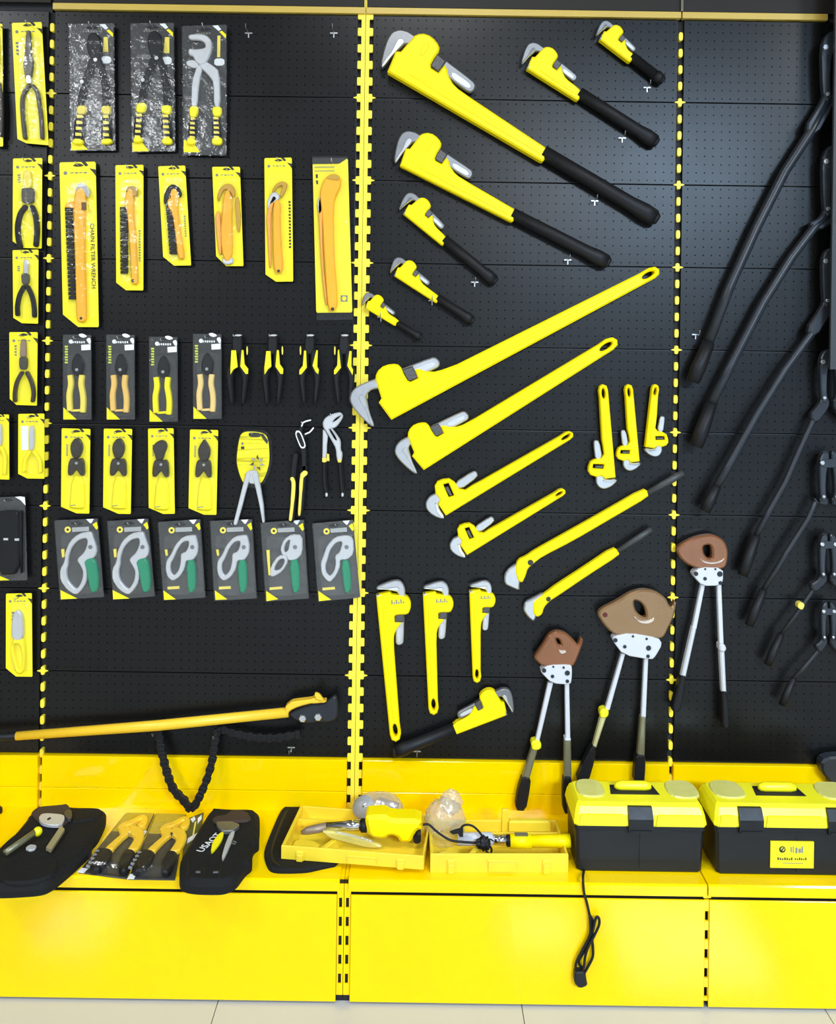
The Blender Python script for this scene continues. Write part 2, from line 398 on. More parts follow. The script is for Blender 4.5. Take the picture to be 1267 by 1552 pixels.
# ------------------------------------------------------------------ slotted posts
PLAB = ['slotted post with a single dashed yellow column at the left', 'left half of the toothed yellow double post', 'right half of the toothed yellow double post', 'slotted post with a single dashed yellow column at the right']
for n, (xp, side) in enumerate(((PX[1], 0), (PX[2], -1), (PX[2], 1), (PX[3], 0))):
    t = thing('upright_post', PLAB[n], 'post', (xp, .02, 0), 'slotted upright posts')
    zlo, zhi = SHELF - .012, ZTOP + .06
    if side:
        xs = xp + side*.0006
        put('post_face', box_bm(*sorted((xs, xs + side*.0115)), -.0015, .006, zlo, zhi, .0004), YELS, t)
        tm2 = None
        for k in range(-60, 8):
            z = ZJ + .05*k
            if not (zlo + .012 < z < ZTOP + .03): continue
            if tm2 is None:
                pp = [(side*dx, dz) for dx, dz in ((.0105, -.0150), (.0125, -.0122), (.0205, -.0125), (.0228, -.0100), (.0228, .0100), (.0205, .0125), (.0125, .0122), (.0105, .0150))]
                o = put('tooth', prism_bm(pp, [], .004, -.0012, .0008, lambda x, zz, y: (x, y, zz)), YELS, None); tm2 = o.data; o.parent = t
            else: o = link(bpy.data.objects.new('tooth', tm2), t)
            o.location = (xs - xp, -.02, z)
        box('channel', *sorted((xs, xs + side*.030)), .0145, .0175, zlo, zhi, DRK, t)
        box('shelf_filler', *sorted((xs, xs + side*.0115)), FRONT+.03, -.018, SHELF-.022, SHELF-.005, YEL, t)
        fx = sorted((xs, xs + side*.0175))
        holes = [rect(xs + side*.0045, .05+.05*k, xs + side*.0125, .05+.05*k+.026) for k in range(5)]
        put('foot_post', prism_bm(rect(fx[0], .02, fx[1], SHELF-.016), holes, FRONT+.012, FRONT+.008, .0006, lambda x, z, y: (x, y, z)), YEL, t)
        box('foot_channel', *fx, FRONT+.016, FRONT+.030, .0, SHELF-.016, DRK, t)
    else:
        box('channel', xp-.0145, xp+.0145, .0145, .0175, zlo, ZTOP, DRK, t)
        zs = [ZJ + .05*k for k in range(-44, 5)]
        rm = None
        for k, z in enumerate(zs):
            if not (zlo + .01 < z < ZTOP - .005): continue
            if rm is None:
                bm = prism_bm(rounded(rect(-.0062, -.0128, .0062, .0128), 2, .18), [], .0140, -.0015, .0008, lambda x, zz, y: (x, y, zz)); o = put('slot_bridge', bm, YELS, None); rm = o.data; o.parent = t
            else: o = link(bpy.data.objects.new('slot_bridge', rm), t)
            o.location = (0, -.02, z)
        hx = None
        holes = [rect(xp-.0044, .03+.05*k, xp+.0044, .03+.05*k+.026) for k in range(5)]
        put('foot_post', prism_bm(rect(xp-.0057, .02, xp+.0057, SHELF-.042), holes, FRONT+.012, FRONT+.006, .0004, lambda x, z, y: (x, y, z)), YEL, t)
        box('foot_channel', xp-.012, xp+.012, FRONT+.034, FRONT+.04, 0, SHELF-.016, DRK, t)
        if n == 3: box('header_strip', xp-.0035, xp+.0035, -.010, -.0045, ZTOP+.023, CEIL-.004, mat('tan_header_strip', (.16, .13, .09), .5), t)
        box('front_bridge', xp-.010, xp+.010, FRONT+.004, FRONT+.024, SHELF-.036, SHELF-.029, YEL, t)
    for k in range(9):                    # board hooks that show as small spurs at every joint
        z = ZJ - .25*k
        if z < ZBS + .01: continue
        for s in ((-1, 1) if not side else (side,)):
            x0 = xp + s*(.006 if not side else .0225); x1 = xp + s*(.0165 if not side else .034)
            bm = prism_bm([(x0, z-.004), (x1, z-.0008), (x1, z+.0008), (x0, z+.004)], [], .002, -.003, .0003, lambda x, zz, y: (x, y, zz)); put('board_hook', bm, YELS, t)

# dark end panel at the right edge of the run
t = thing('end_panel', 'dark grey end panel standing at the right edge beside the bolt cutters', 'panel', (1.27, -.10, W(1258, 560, -.10)[1]))
xe, ze = W(1262, 300, -.10); zl = W(1258, 560, -.10)[1]
o = put('panel_board', prism_bm(rect(xe, zl, xe+.30, CEIL-.01), [], -.09, -.10, .001, lambda x, z, y: (x, y, z)), mat('end_panel_grey', (.028, .031, .033), .5, var=.1), t)
box('panel_bracket', xe+.10, xe+.14, -.09, -.001, 2.66, 2.70, BLS, t); box('panel_bracket', xe+.10, xe+.14, -.09, -.001, 1.86, 1.90, BLS, t)

# ================================================================== pipe wrenches
_A8 = lambda pts: [(((x-170)*.864+(y-495)*.504)/6.335, ((x-170)*.504-(y-495)*.864)/6.335) for x, y in pts]
_A10 = lambda pts: [(((x-138)*.856-(y-640)*.518)/(3.0167*.63), (-(x-138)*.518-(y-640)*.856)/(3.0167*.63)) for x, y in pts]
T1 = dict(body=_A8([(170,495),(250,300),(300,300),(365,225),(430,150),(470,132),(520,128),(575,145),(620,180),(655,225),(672,265),(660,310),(620,365),(585,430),(590,460),(660,505),(690,465),(720,430),(745,470),(760,540),(800,610),(850,660)]),
          hook=_A8([(560,250),(480,185),(410,135),(370,108),(290,88),(215,112),(165,190),(130,300),(102,425),(122,465),(215,345),(300,268),(345,228),(420,250),(490,340)]),
          face=_A8([(112,440),(125,462),(215,342),(325,226),(332,205),(318,183),(290,180),(265,197),(212,308),(150,380)]),
          nut=_A8([(580,440),(648,318),(737,395),(662,508)]),
          shank=_A8([(690,350),(740,392),(1000,588),(1022,630),(1005,680),(965,700),(920,680),(755,560),(690,480)]),
          groove=_A8([(790,490),(950,600),(975,640),(955,660),(915,645),(785,555)]),
          boss=_A8([(475,330),(520,230),(560,215),(575,250),(535,320),(490,350)]), axis=(.985, -.17))
T2 = dict(body=_A10([(138,640),(105,590),(110,562),(92,542),(88,505),(100,485),(125,475),(155,472),(180,488),(200,518),(228,524),(262,502)]),
          hook=_A10([(120,530),(90,538),(62,552),(45,580),(50,612),(80,640),(125,657),(132,642),(108,608),(104,578),(130,560)]),
          face=_A10([(86,578),(100,584),(108,610),(130,642),(126,656),(96,625)]),
          window=_A10([(126,497),(151,490),(177,548),(152,556)]), wfill=_A10([(134,510),(149,505),(168,545),(156,549)]),
          shank=_A10([(175,492),(262,436),(280,438),(286,462),(205,522)]), axis=(1, 0))
def wrench(label, O, E, k, kind=1, flip=False, opn=0, hw=20, grip=None, gw=None, ends='hole', text_bar=False, name='pipe_wrench', rib=True):
    ox, oz = W(O[0], O[1], -.03)
    t = thing(name, label, 'wrench', (ox, 0, oz), 'yellow pipe wrenches')
    u = Vector((E[0]-O[0], E[1]-O[1])); L = u.length; u.normalize()
    v = Vector((u.y, -u.x)) if not flip else Vector((-u.y, u.x))
    P = lambda a, b: (O[0] + u.x*a + v.x*b, O[1] + u.y*a + v.y*b)
    K = lambda pts, sh=0: [P((a + T['axis'][0]*sh)*k, (b + T['axis'][1]*sh)*k) for a, b in pts]
    T = T1 if kind == 1 else T2
    th = .016 + .018*k; y0 = -.012; yf = y0 - th
    head = [(a*k, b*k) for a, b in T['body']]
    na, nb = head[-1]
    nb2 = max(hw*1.12, min(nb*.93, hw*1.5)); a2 = min(na + 26*k, L - 6)
    top = [(a2, nb2)]
    if ends == 'hole':
        r = hw*.54
        top += [(L - hw*1.5, hw*.98), (L - hw*.7, hw*1.02), (L - hw*.2, hw*.86), (L, hw*.5), (L - hw*.2, hw*.12), (L - hw*.7, 0)]
    else: top += [(L + hw*.10, hw), (L + hw*.04, hw*.08), (L - 2, 0)]
    hole = [P(L - hw*(.42 + .62*(1+math.cos(q*math.pi/6))/1), hw*(.52 + .23*math.sin(q*math.pi/6))) for q in range(12)] if ends == 'hole' else None
    hs = [hole] if hole else []
    if kind == 2: hs.append(K(T['window']))
    prism('body', [P(a, b) for a, b in head + top], yf, th, YELP, t, bev=.0022 + .003*k, holes=hs)
    jm = DIE if grip else STL
    if kind == 1 and k < .7: opn = opn or -6
    hk = prism('hook_jaw', K(T['hook'], opn), y0 - th*.84, th*.7, jm, t, bev=.003*k + .001, rnd=1)
    prism('jaw_face', K(T['face'], opn), y0 - th*.90, th*.3, STL if k > .8 else CHR, hk, bev=.0012, rnd=1)
    prism('shank', K(T['shank'], opn), y0 - th*.74, th*.5, jm, t, bev=.003*k + .0008, rnd=1)
    if kind == 1 and k < .7:
        prism('heel_jaw', [P(-1.5*k, 1.5*k), P(4.5*k, .5*k), P(7.5*k, 27*k), P(1.5*k, 28*k)], y0 - th*.97, th*.8, jm, t, bev=.001)
    if kind == 1:
        prism('adjusting_nut', K(T['nut'], 0), y0 - th*.92, th*.85, NUT, t, bev=.004*k)
        prism('shank_groove', K(T['groove'], opn), y0 - th*.78, th*.05, LGR, t, bev=.0006, rnd=1)
        if k > .7: prism('boss', K(T['boss']), yf - .0016, .003, YELP, t, bev=.0012, rnd=1)
    else:
        prism('window_nut', K(T['wfill']), y0 - th*.8, th*.5, NUT, t, bev=.001)
    if rib and L > 90:
        e = L - hw*(2.2 if ends == 'hole' else .5)
        prism('rib', [P(30*k, nb2*.52), P(na*.9, nb2*.62), P(e, hw*.62), P(e, hw*.40), P(na*.9, nb2*.34), P(30*k, nb2*.42)], yf - .0016, .003, YELP, t, bev=.0013)
    if text_bar:
        for q in range(6):
            a0, b0 = 14*k, (34 + q*5.4)*k
            prism('lettering', [P(a0 + 6*k*(q % 2), b0), P(a0 + 10*k, b0), P(a0 + 10*k, b0 + 3.4*k), P(a0 + 5*k*(q % 2), b0 + 3.4*k)], yf - .0002, .0006, PRG, t, bev=0)
    if grip:
        G = Vector((grip[0]-O[0], grip[1]-O[1])).length; gw = gw or hw
        pts = [P(L - hw*.3, gw*.5 + hw*.03), P(L + (G-L)*.75, gw*.5), P(G - gw*.9, gw*.5), P(G - gw*.2, gw*.5)]
        g3 = [(*W(p[0], p[1], y0 - th*.5), 0) for p in pts]; g3 = [(x, y0 - th*.5, z) for x, z, _ in g3]
        r = gw/2/500
        tube('grip', g3, [r*.92, r*.94, r*1.12, r*1.02], BLK, t, 14)
        tube('grip_end', [g3[-1], tuple(Vector(g3[-1])*1.0 + (Vector(g3[-1])-Vector(g3[-2])).normalized()*r*.5)], [r*.95, r*.6], BLK, t, 14)
    return t
wrench('largest pipe wrench with black grip, topmost beside the double post', (587,108), (822,245), 1.0, hw=21, grip=(990,343), gw=24, ends='cut')
wrench('second largest black-gripped pipe wrench, just under the largest one', (606,251), (776,336.5), .82, hw=19, grip=(918,409), gw=21, ends='cut')
wrench('mid-sized pipe wrench with blurred black grip, third down beside the double post', (611,324), (670,372), .5, hw=13, grip=(746,434), gw=17, ends='cut')
wrench('small pipe wrench with black grip, fourth down beside the double post', (597,418), (661,459.5), .425, hw=11, grip=(713,494), gw=15, ends='cut')
wrench('smallest black-gripped pipe wrench whose jaw overlaps the double post', (553,467), (598.4,494.3), .355, hw=10, grip=(636,517), gw=11, ends='cut')
wrench('black-gripped pipe wrench hanging alone right of the largest one', (798.5,103.4), (875.4,152), .59, hw=15, grip=(990,226), gw=20, ends='cut')
wrench('small black-gripped pipe wrench at the top right under the rail', (909,59.2), (954.4,94), .435, hw=12.5, grip=(993,138), gw=16, ends='cut')
wrench('longest all-yellow pipe wrench with wide open grey jaw across the double post', (593,636.6), (1004,416), .97, hw=18, opn=-19)
wrench('second longest all-yellow pipe wrench, slanting under the longest one', (642.3,712.8), (941,523), .82, hw=19, opn=-4)
wrench('slim yellow pipe wrench with window slot, upper of the slanting pair', (675.7,782), (872,662), .63, kind=2, hw=12.5)
wrench('slim short yellow pipe wrench with window slot, lower of the slanting pair', (707.9,841.8), (859.7,748), .54, kind=2, hw=10.5)
wrench('largest of three small head-down pipe wrenches, the left one', (933.3,724), (921,582), .5, kind=2, hw=13.5)
wrench('middle of three small head-down pipe wrenches', (969.8,699.3), (959,582), .42, kind=2, hw=12.0)
wrench('small head-down pipe wrench turned to the right, beside the dashed post', (978.7,677.7), (989.5,582), .42, kind=2, flip=True, hw=10.5)
wrench('tallest of three upright head-up pipe wrenches, beside the double post', (570,903), (592,1126), .64, hw=16.5, text_bar=True)
wrench('middle of three upright head-up pipe wrenches', (641,901), (650,1085), .57, hw=15, text_bar=True)
wrench('shortest of three upright head-up pipe wrenches, the right one', (711.5,897), (717,1036), .49, hw=12.5, text_bar=True)
wrench('pipe wrench facing right with black grip resting over the yellow upstand', (768.9,1084.7), (689.5,1115), .58, flip=True, hw=13, grip=(601,1151), gw=19, ends='cut')

# swivel-jaw wrenches
c4 = crop(630, 570, 3.0167)
def swivel(label, body, jaw, piv, pr, g0, g1, gw):
    x, z = W(*c4([piv])[0]); t = thing('swivel_jaw_wrench', label, 'wrench', (x, 0, z), 'swivel jaw wrenches')
    prism('body', c4(body), -.034, .022, YELP, t, bev=.004, rnd=1)
    prism('jaw', c4(jaw), -.030, .018, STL, t, bev=.004, rnd=1)
    pv = prism('pivot_pin', circ(*c4([piv])[0], pr/3.0167), -.0355, .006, PRB, t, bev=.001)
    a, b = c4([g0, g1]); P3 = lambda p: (W(*p, -.025)[0], -.025, W(*p, -.025)[1])
    m1 = (a[0]*.3+b[0]*.7, a[1]*.3+b[1]*.7); r = gw/1000
    tube('grip', [P3(a), P3(m1), P3(b)], [r*.8, r*1.02, r*.9], mat('grey_black_grip', (.045, .047, .048), .45, var=.2), t, 12)
swivel('long yellow swivel-jaw wrench whose dark grip crosses the dashed post', [(455,882),(468,842),(505,826),(545,798),(700,712),(860,622),(1045,515),(1067,532),(1066,553),(900,650),(720,755),(578,828),(542,856),(512,882),(503,915),(487,948),(465,932)],
       [(475,850),(428,880),(405,910),(408,952),(438,968),(475,983),(474,955),(480,930),(480,880)], (525,853), 13, (1050,540), (1222,443), 11)
swivel('short yellow swivel-jaw wrench hanging below the long one', [(535,1052),(546,1026),(598,992),(640,960),(770,876),(905,785),(933,803),(930,822),(790,912),(652,1006),(612,1031),(587,1060),(578,1092),(556,1104),(540,1090)],
       [(592,988),(540,1015),(500,1035),(492,1070),(513,1103),(540,1125),(552,1102),(556,1060)], (607,1020), 11, (915,806), (1078,700), 9.5)

# ================================================================== ratchet cable cutters
c6 = crop(770, 790, 3.375)
def cutter(label, head, hole, crescent, plate, bolts, arms, pin=None, hm=BRN):
    p0 = c6([plate[0]])[0]; x, z = W(*p0); t = thing('cable_cutter', label, 'cable cutter', (x, 0, z), 'ratchet cable cutters')
    h = prism('blade_head', c6(head), -.045, .024, hm, t, bev=.005, rnd=2, holes=[c6(hole)])
    prism('head_highlight', c6(crescent), -.0475, .006, BRNH, h, bev=.0015, rnd=2)  # pale crescent painting a highlight onto the blade head
    if pin: prism('pivot_pin', circ(*c6([pin[:2]])[0], pin[2]/3.375), -.0475, .005, RED, h, bev=.001)
    pl = prism('side_plate', c6(plate), -.052, .034, WHT, t, bev=.002, rnd=1)
    for bx, by, br in bolts: prism('bolt', circ(*c6([(bx, by)])[0], br/3.375, 12), -.0555, .005, BLS, pl, bev=.0012)
    for kind, pts in arms:
        m, nm, yf, th, rn = {'arm': (WHT, 'handle_arm', -.042, .014, 0), 'tube': (OLV, 'sleeve', -.046, .022, 0), 'ytube': (mat('pale_yellow_tube', (.62, .58, .28), .35, metal=.2), 'sleeve', -.046, .020, 0), 'wtube': (WHT, 'sleeve', -.046, .020, 0),
                             'grip': (BLK, 'grip', -.050, .030, 1), 'clamp': (YELB, 'clamp', -.052, .032, 1), 'wclamp': (WHT, 'clamp', -.052, .030, 1)}[kind]
        prism(nm, c6(pts), yf, th, m, t, bev=.004 if kind != 'arm' else .002, rnd=rn)
cutter('large tan cable cutter, tallest of the three cable cutters', [(450,465),(560,410),(620,370),(690,348),(760,360),(810,395),(832,445),(846,430),(855,402),(862,430),(850,490),(820,550),(795,602),(740,600),(640,600),(540,582),(490,530)],
       [(642,404),(676,412),(702,442),(712,498),(680,488),(650,455)], [(640,478),(662,505),(700,512),(735,503),(748,490),(748,512),(715,528),(670,522)],
       [(540,590),(625,573),(770,598),(790,630),(755,692),(735,710),(590,685),(535,612)], [(550,610,11),(598,643,9),(640,590,6),(710,603,6),(720,650,13),(717,692,9)],
       [('arm', [(580,680),(600,680),(520,968),(496,965)]), ('ytube', [(478,990),(505,1000),(452,1160),(434,1158)]), ('grip', [(430,1152),(452,1156),(446,1220),(412,1342),(345,1342),(388,1235)]), ('clamp', [(470,972),(495,960),(518,970),(512,1005),(475,1012)]),
        ('arm', [(697,700),(718,700),(705,1008),(682,1005)]), ('tube', [(679,1000),(706,1004),(699,1205),(663,1198)]), ('grip', [(657,1195),(703,1198),(705,1260),(698,1348),(645,1348),(650,1260)])], pin=(497,480,12), hm=BRN2)
cutter('small brown cable cutter left of the tan one, handles reaching the shelf', [(135,695),(175,640),(210,580),(250,563),(300,575),(340,612),(358,640),(372,598),(388,608),(372,660),(345,728),(330,748),(180,748),(140,712)],
       [(244,600),(264,606),(276,638),(256,632)], [(258,655),(272,662),(296,660),(300,672),(278,682),(262,672)],
       [(170,760),(210,737),(318,735),(328,748),(325,825),(310,837),(225,830),(170,776)], [(185,765,11),(228,795,9),(232,746,5),(285,750,6),(304,778,13),(304,820,9)],
       [('arm', [(205,828),(231,828),(160,1128),(140,1122)]), ('tube', [(120,1165),(152,1170),(108,1328),(74,1312)]), ('grip', [(76,1305),(118,1320),(112,1380),(92,1487),(35,1482),(50,1385)]), ('clamp', [(118,1132),(148,1122),(172,1138),(168,1170),(125,1176)]),
        ('arm', [(291,828),(313,828),(319,1122),(295,1122)]), ('wclamp', [(291,1112),(322,1112),(322,1128),(291,1128)]), ('tube', [(288,1126),(322,1128),(326,1315),(287,1312)]), ('grip', [(286,1305),(326,1308),(330,1390),(322,1500),(284,1500),(280,1390)])])
cutter('brown cable cutter hanging right of the dashed post, clear of the upstand', [(858,140),(930,95),(990,75),(1050,68),(1105,95),(1130,150),(1120,235),(1080,250),(990,250),(920,225),(880,188)],
       [(998,126),(1044,120),(1048,194),(1020,190),(1002,164)], [(978,186),(1005,205),(1045,212),(1085,205),(1112,186),(1095,212),(1045,222),(1000,214)],
       [(948,265),(985,237),(1100,240),(1101,310),(1080,330),(995,332),(950,282)], [(963,270,11),(1009,295,9),(1010,246,5),(1062,246,5),(1085,271,14),(1088,317,10)],
       [('arm', [(988,325),(1009,325),(965,550),(942,550)]), ('wtube', [(944,540),(966,545),(910,798),(887,794)]), ('grip', [(886,790),(912,796),(902,880),(880,982),(838,976),(862,880)]),
        ('arm', [(1070,325),(1092,325),(1104,640),(1082,640)]), ('wclamp', [(1082,628),(1110,632),(1120,655),(1108,672),(1084,668)]), ('wtube', [(1084,650),(1108,650),(1118,876),(1096,880)]), ('grip', [(1094,872),(1120,872),(1130,960),(1136,1062),(1100,1062),(1098,960)])])

# ================================================================== bolt cutters
CLB = ['longest black bolt cutter, topmost at the right edge', 'second black bolt cutter from the top at the right edge', 'third black bolt cutter from the top, with a bright round bolt', 'fourth black bolt cutter from the top, with shiny thin handle',
       'fifth black bolt cutter from the top at the right edge', 'sixth black bolt cutter from the top, with a yellow clip on the handle', 'smallest black bolt cutter, lowest at the right edge']
# axis x, top of jaws y, arm lower end y, arm half spread, widths, handle line, grip end
BC = [(1268, 55, 138, 17, 15, [(1227,202),(1189.5,260),(1146,346),(1106.5,433),(1074,519)], (1050,578), 22),
      (1268, 228, 312, 16, 14, [(1232.8,346),(1200,389.5),(1157,458),(1106.5,555),(1078,612)], (1055,677), 21),
      (1266, 382, 452, 15, 12, [(1228,508.5),(1190,559.5),(1147.6,627.6),(1105,704),(1086,737)], (1068,775), 17),
      (1261, 536, 600, 14, 9, [(1231.4,639),(1210,685.6),(1190.8,730),(1165.7,774.6),(1146,812)], (1125,872), 16),
      (1259, 690, 750, 13, 8, [(1235.3,761),(1225,786),(1193,836),(1157,894)], (1135,948), 14),
      (1257, 815, 868, 11, 6, [(1230.9,895.8),(1214.9,919.8),(1184,960.7)], (1163,1008), 12),
      (1257, 918, 964, 9, 6, [(1238.8,987.7),(1220,1010),(1202.9,1027.7)], (1185,1069), 11)]
GUN = mat('blued_steel', (.045, .052, .060), .30, metal=.5, var=.2, scale=30)
for (ax, yt, yb, sp, hwid, line, ge, gwid), lab in zip(BC, CLB):
    x, z = W(ax, yb); t = thing('bolt_cutter', lab, 'bolt cutter', (x, 0, z), 'black bolt cutters')
    k = (yb - yt)/83.0; Y = -.062 if ax > 1262 else -.052
    for s in (1, -1):
        M = lambda pts: pts if s == 1 else [(2*ax - a, b) for a, b in pts]
        a0 = line[0]
        prism('jaw_arm', M([(ax - sp - 5*k, yt + 14*k), (ax - sp + 2*k, yt - 4*k), (ax - 2, yt - 10*k), (ax - 1.2, yt + 20*k), (ax - sp*.42, yt + 30*k), (ax - sp*.55, yb - 8*k), (ax - sp*.35, yb + 10*k), (ax - sp*.9, yb + 16*k), (ax - sp - 3*k, yb)]), Y, .022, GUN, t, bev=.003, rnd=1)
        prism('knuckle', M([(ax - sp*.95, yb - 2), (ax - sp*.2, yb + 6*k), (ax - sp*.25, yb + 24*k), (a0[0] + hwid*.75, a0[1] + 4), (a0[0] - hwid*.5, a0[1] - 8), (ax - sp - 6*k, yb + 16*k)]), Y + .004, .022, BLS, t, bev=.004, rnd=1)
        if s == -1:
            line2 = line[:3]
        hd = M([(ax - sp*.8, yb + 14*k)] + line)
        if s == -1: pass
        P3 = [(W(p[0], p[1], Y + .016)[0], Y + .016, W(p[0], p[1], Y + .016)[1]) for p in hd]
        r = hwid/2/500
        tube('handle', P3, [r]*(len(P3)), BLS, t, 12)
        e = M([line[-1], ge]); e3 = [(W(p[0], p[1], Y + .016)[0], Y + .016, W(p[0], p[1], Y + .016)[1]) for p in (e[0], (e[0][0]*.35+e[1][0]*.65, e[0][1]*.35+e[1][1]*.65), e[1])]
        rg = gwid/2/500
        tube('grip', e3, [rg*.85, rg*1.05, rg*.9], BLK, t, 12)
        prism('jaw_bolt', circ(*M([(ax - sp + 1, yt + 16*k)])[0], 3.2*k + 1.2, 6), Y - .004, .006, STL, t, bev=.001)
        prism('link_bolt', circ(*M([(ax - sp*.75, yb + 4*k)])[0], 2.2*k + .8, 10), Y - .003, .006, STL, t, bev=.001)
    prism('cross_plate', [(ax - sp - 3*k, yt + 8*k), (ax + sp + 3*k, yt + 8*k), (ax + sp + 3*k, yt + 26*k), (ax - sp - 3*k, yt + 26*k)], Y - .002, .004, GUN, t, bev=.001, rnd=1)
    if 'yellow clip' in lab: prism('handle_clip', [(1210,914),(1217,913),(1220,918),(1216,925),(1209,921)], Y - .003, .02, YELD, t, bev=.001, rnd=1)

# ================================================================== chain wrench along the foot of the board
t = thing('chain_wrench', 'long amber-handled chain wrench with black chain hanging in a V', 'wrench', (W(250,1095)[0], 0, W(250,1095)[1]))
cw = crop(0, 1030, 2.2625); ch = crop(410, 1030, 10.558)
h3 = lambda pts, y: [(W(p[0], p[1], y)[0], y, W(p[0], p[1], y)[1]) for p in pts]
tube('handle', h3([(25,1115.5),(240,1099.5),(437,1079.5)], -.045), [.0125, .0155, .0145], AMB, t, 14)
tube('handle_end', h3([(-60,1122),(0,1117.5),(30,1115)], -.045), [.011, .011, .0112], BLK, t, 12)
prism('handle_shoulder', ch([(230,445),(275,405),(330,365),(420,350),(640,325),(690,300),(740,298),(830,350),(880,340),(890,370),(700,395),(640,390),(440,445),(320,500),(285,540),(270,590),(230,590)]), -.060, .026, AMB, t, bev=.004, rnd=1)
prism('thumb_lever', ch([(700,225),(740,222),(790,250),(830,310),(860,345),(780,340),(720,320)]), -.066, .012, AMB, t, bev=.002, rnd=1)
j = prism('head_plate', ch([(290,560),(420,480),(640,400),(880,380),(1040,250),(1080,420),(1060,640),(900,690),(760,680),(620,700),(520,700),(380,650)]), -.050, .022, BLS, t, bev=.004, rnd=1)
for bx, by in ((508,630),(757,607)):
    prism('head_bolt', circ(*ch([(bx, by)])[0], 6.2, 6), -.060, .012, CHR, j, bev=.002)
path = spline([(455,1112),(420,1118),(385,1117),(352,1110),(332,1105),(326,1125),(320,1160),(308,1195),(291,1226),(278,1212),(262,1195),(250,1160),(244,1130),(240,1102)], 14)
acc = 0; last = path[0]; k = 0; lm = {}
for p in path:
    if math.hypot(p[0]-last[0], p[1]-last[1]) >= 5.6:
        ang = math.atan2(-(p[1]-last[1]), p[0]-last[0]); mx, my = (p[0]+last[0])/2, (p[1]+last[1])/2
        near = min(1.0, max(0.0, (my - 1118)/90)); yd = -.030 - .045*near
        if (k % 2) not in lm:
            w = .0095 if k % 2 else .0122
            pts = rounded([(-.0085, -w*.8), (-.005, -w), (.005, -w), (.0085, -w*.8), (.0085, w*.8), (.005, w), (-.005, w), (-.0085, w*.8)], 1)
            o = put('chain_link', prism_bm(pts, [], .006, -.006, .0015, lambda x, z, y: (x, y, z)), BLK, None); lm[k % 2] = o.data; o.parent = t
        else: o = link(bpy.data.objects.new('chain_link', lm[k % 2]), t)
        x, z = W(mx, my, yd); o.location = Vector((x, yd, z)) - t.location; o.rotation_euler = (0, -ang, 0); last = p; k += 1

# ================================================================== bare wire hooks in the boards
HK = [(375,47,'bare wire hook under the rail right of the grey pliers pack'), (505,47,'bare wire hook under the rail near the double post'), (945,207,'small wire hook under the grip of the lone upper pipe wrench'),
      (903,303,'small wire hook under the grip of the largest pipe wrench'), (862,393,'small wire hook under the grip of the second largest pipe wrench'), (720,427,'small wire hook at the grip of the third pipe wrench'),
      (655,455,'small wire hook at the neck of the fourth pipe wrench'), (577,480,'small wire hook at the neck of the smallest black-gripped wrench'), (983,130,'small wire hook at the grip of the top right wrench'), (1057,507,'small wire hook beside the longest bolt cutter grip'),
      (440,1137,'bare wire hook just above the yellow upstand'), (330,1108,'wire hook the chain bends over on the right'), (240,1104,'wire hook the chain hangs from on the left'), (632,1143,'wire hook under the grip of the right-facing wrench')]
for hx, hy, lab in HK:
    x, z = W(hx, hy, -.02); t = thing('wire_hook', lab, 'hook', (x, .0, z), 'small wire hooks')
    ln = .085 if hy in (1108, 1104) else .05 if hy in (47, 1137) else .045
    tube('prong', [(x, -.0004, z), (x, -ln*.9, z), (x, -ln, z + .012)], [.0012]*3, DIE, t, 8)
    box('hook_plate', x-.011, x+.011, -.003, -.0002, z-.0018, z+.0018, STL, t, .0005)
    box('hook_tang', x-.0015, x+.0015, -.003, -.0002, z-.014, z-.0015, STL, t, .0004)

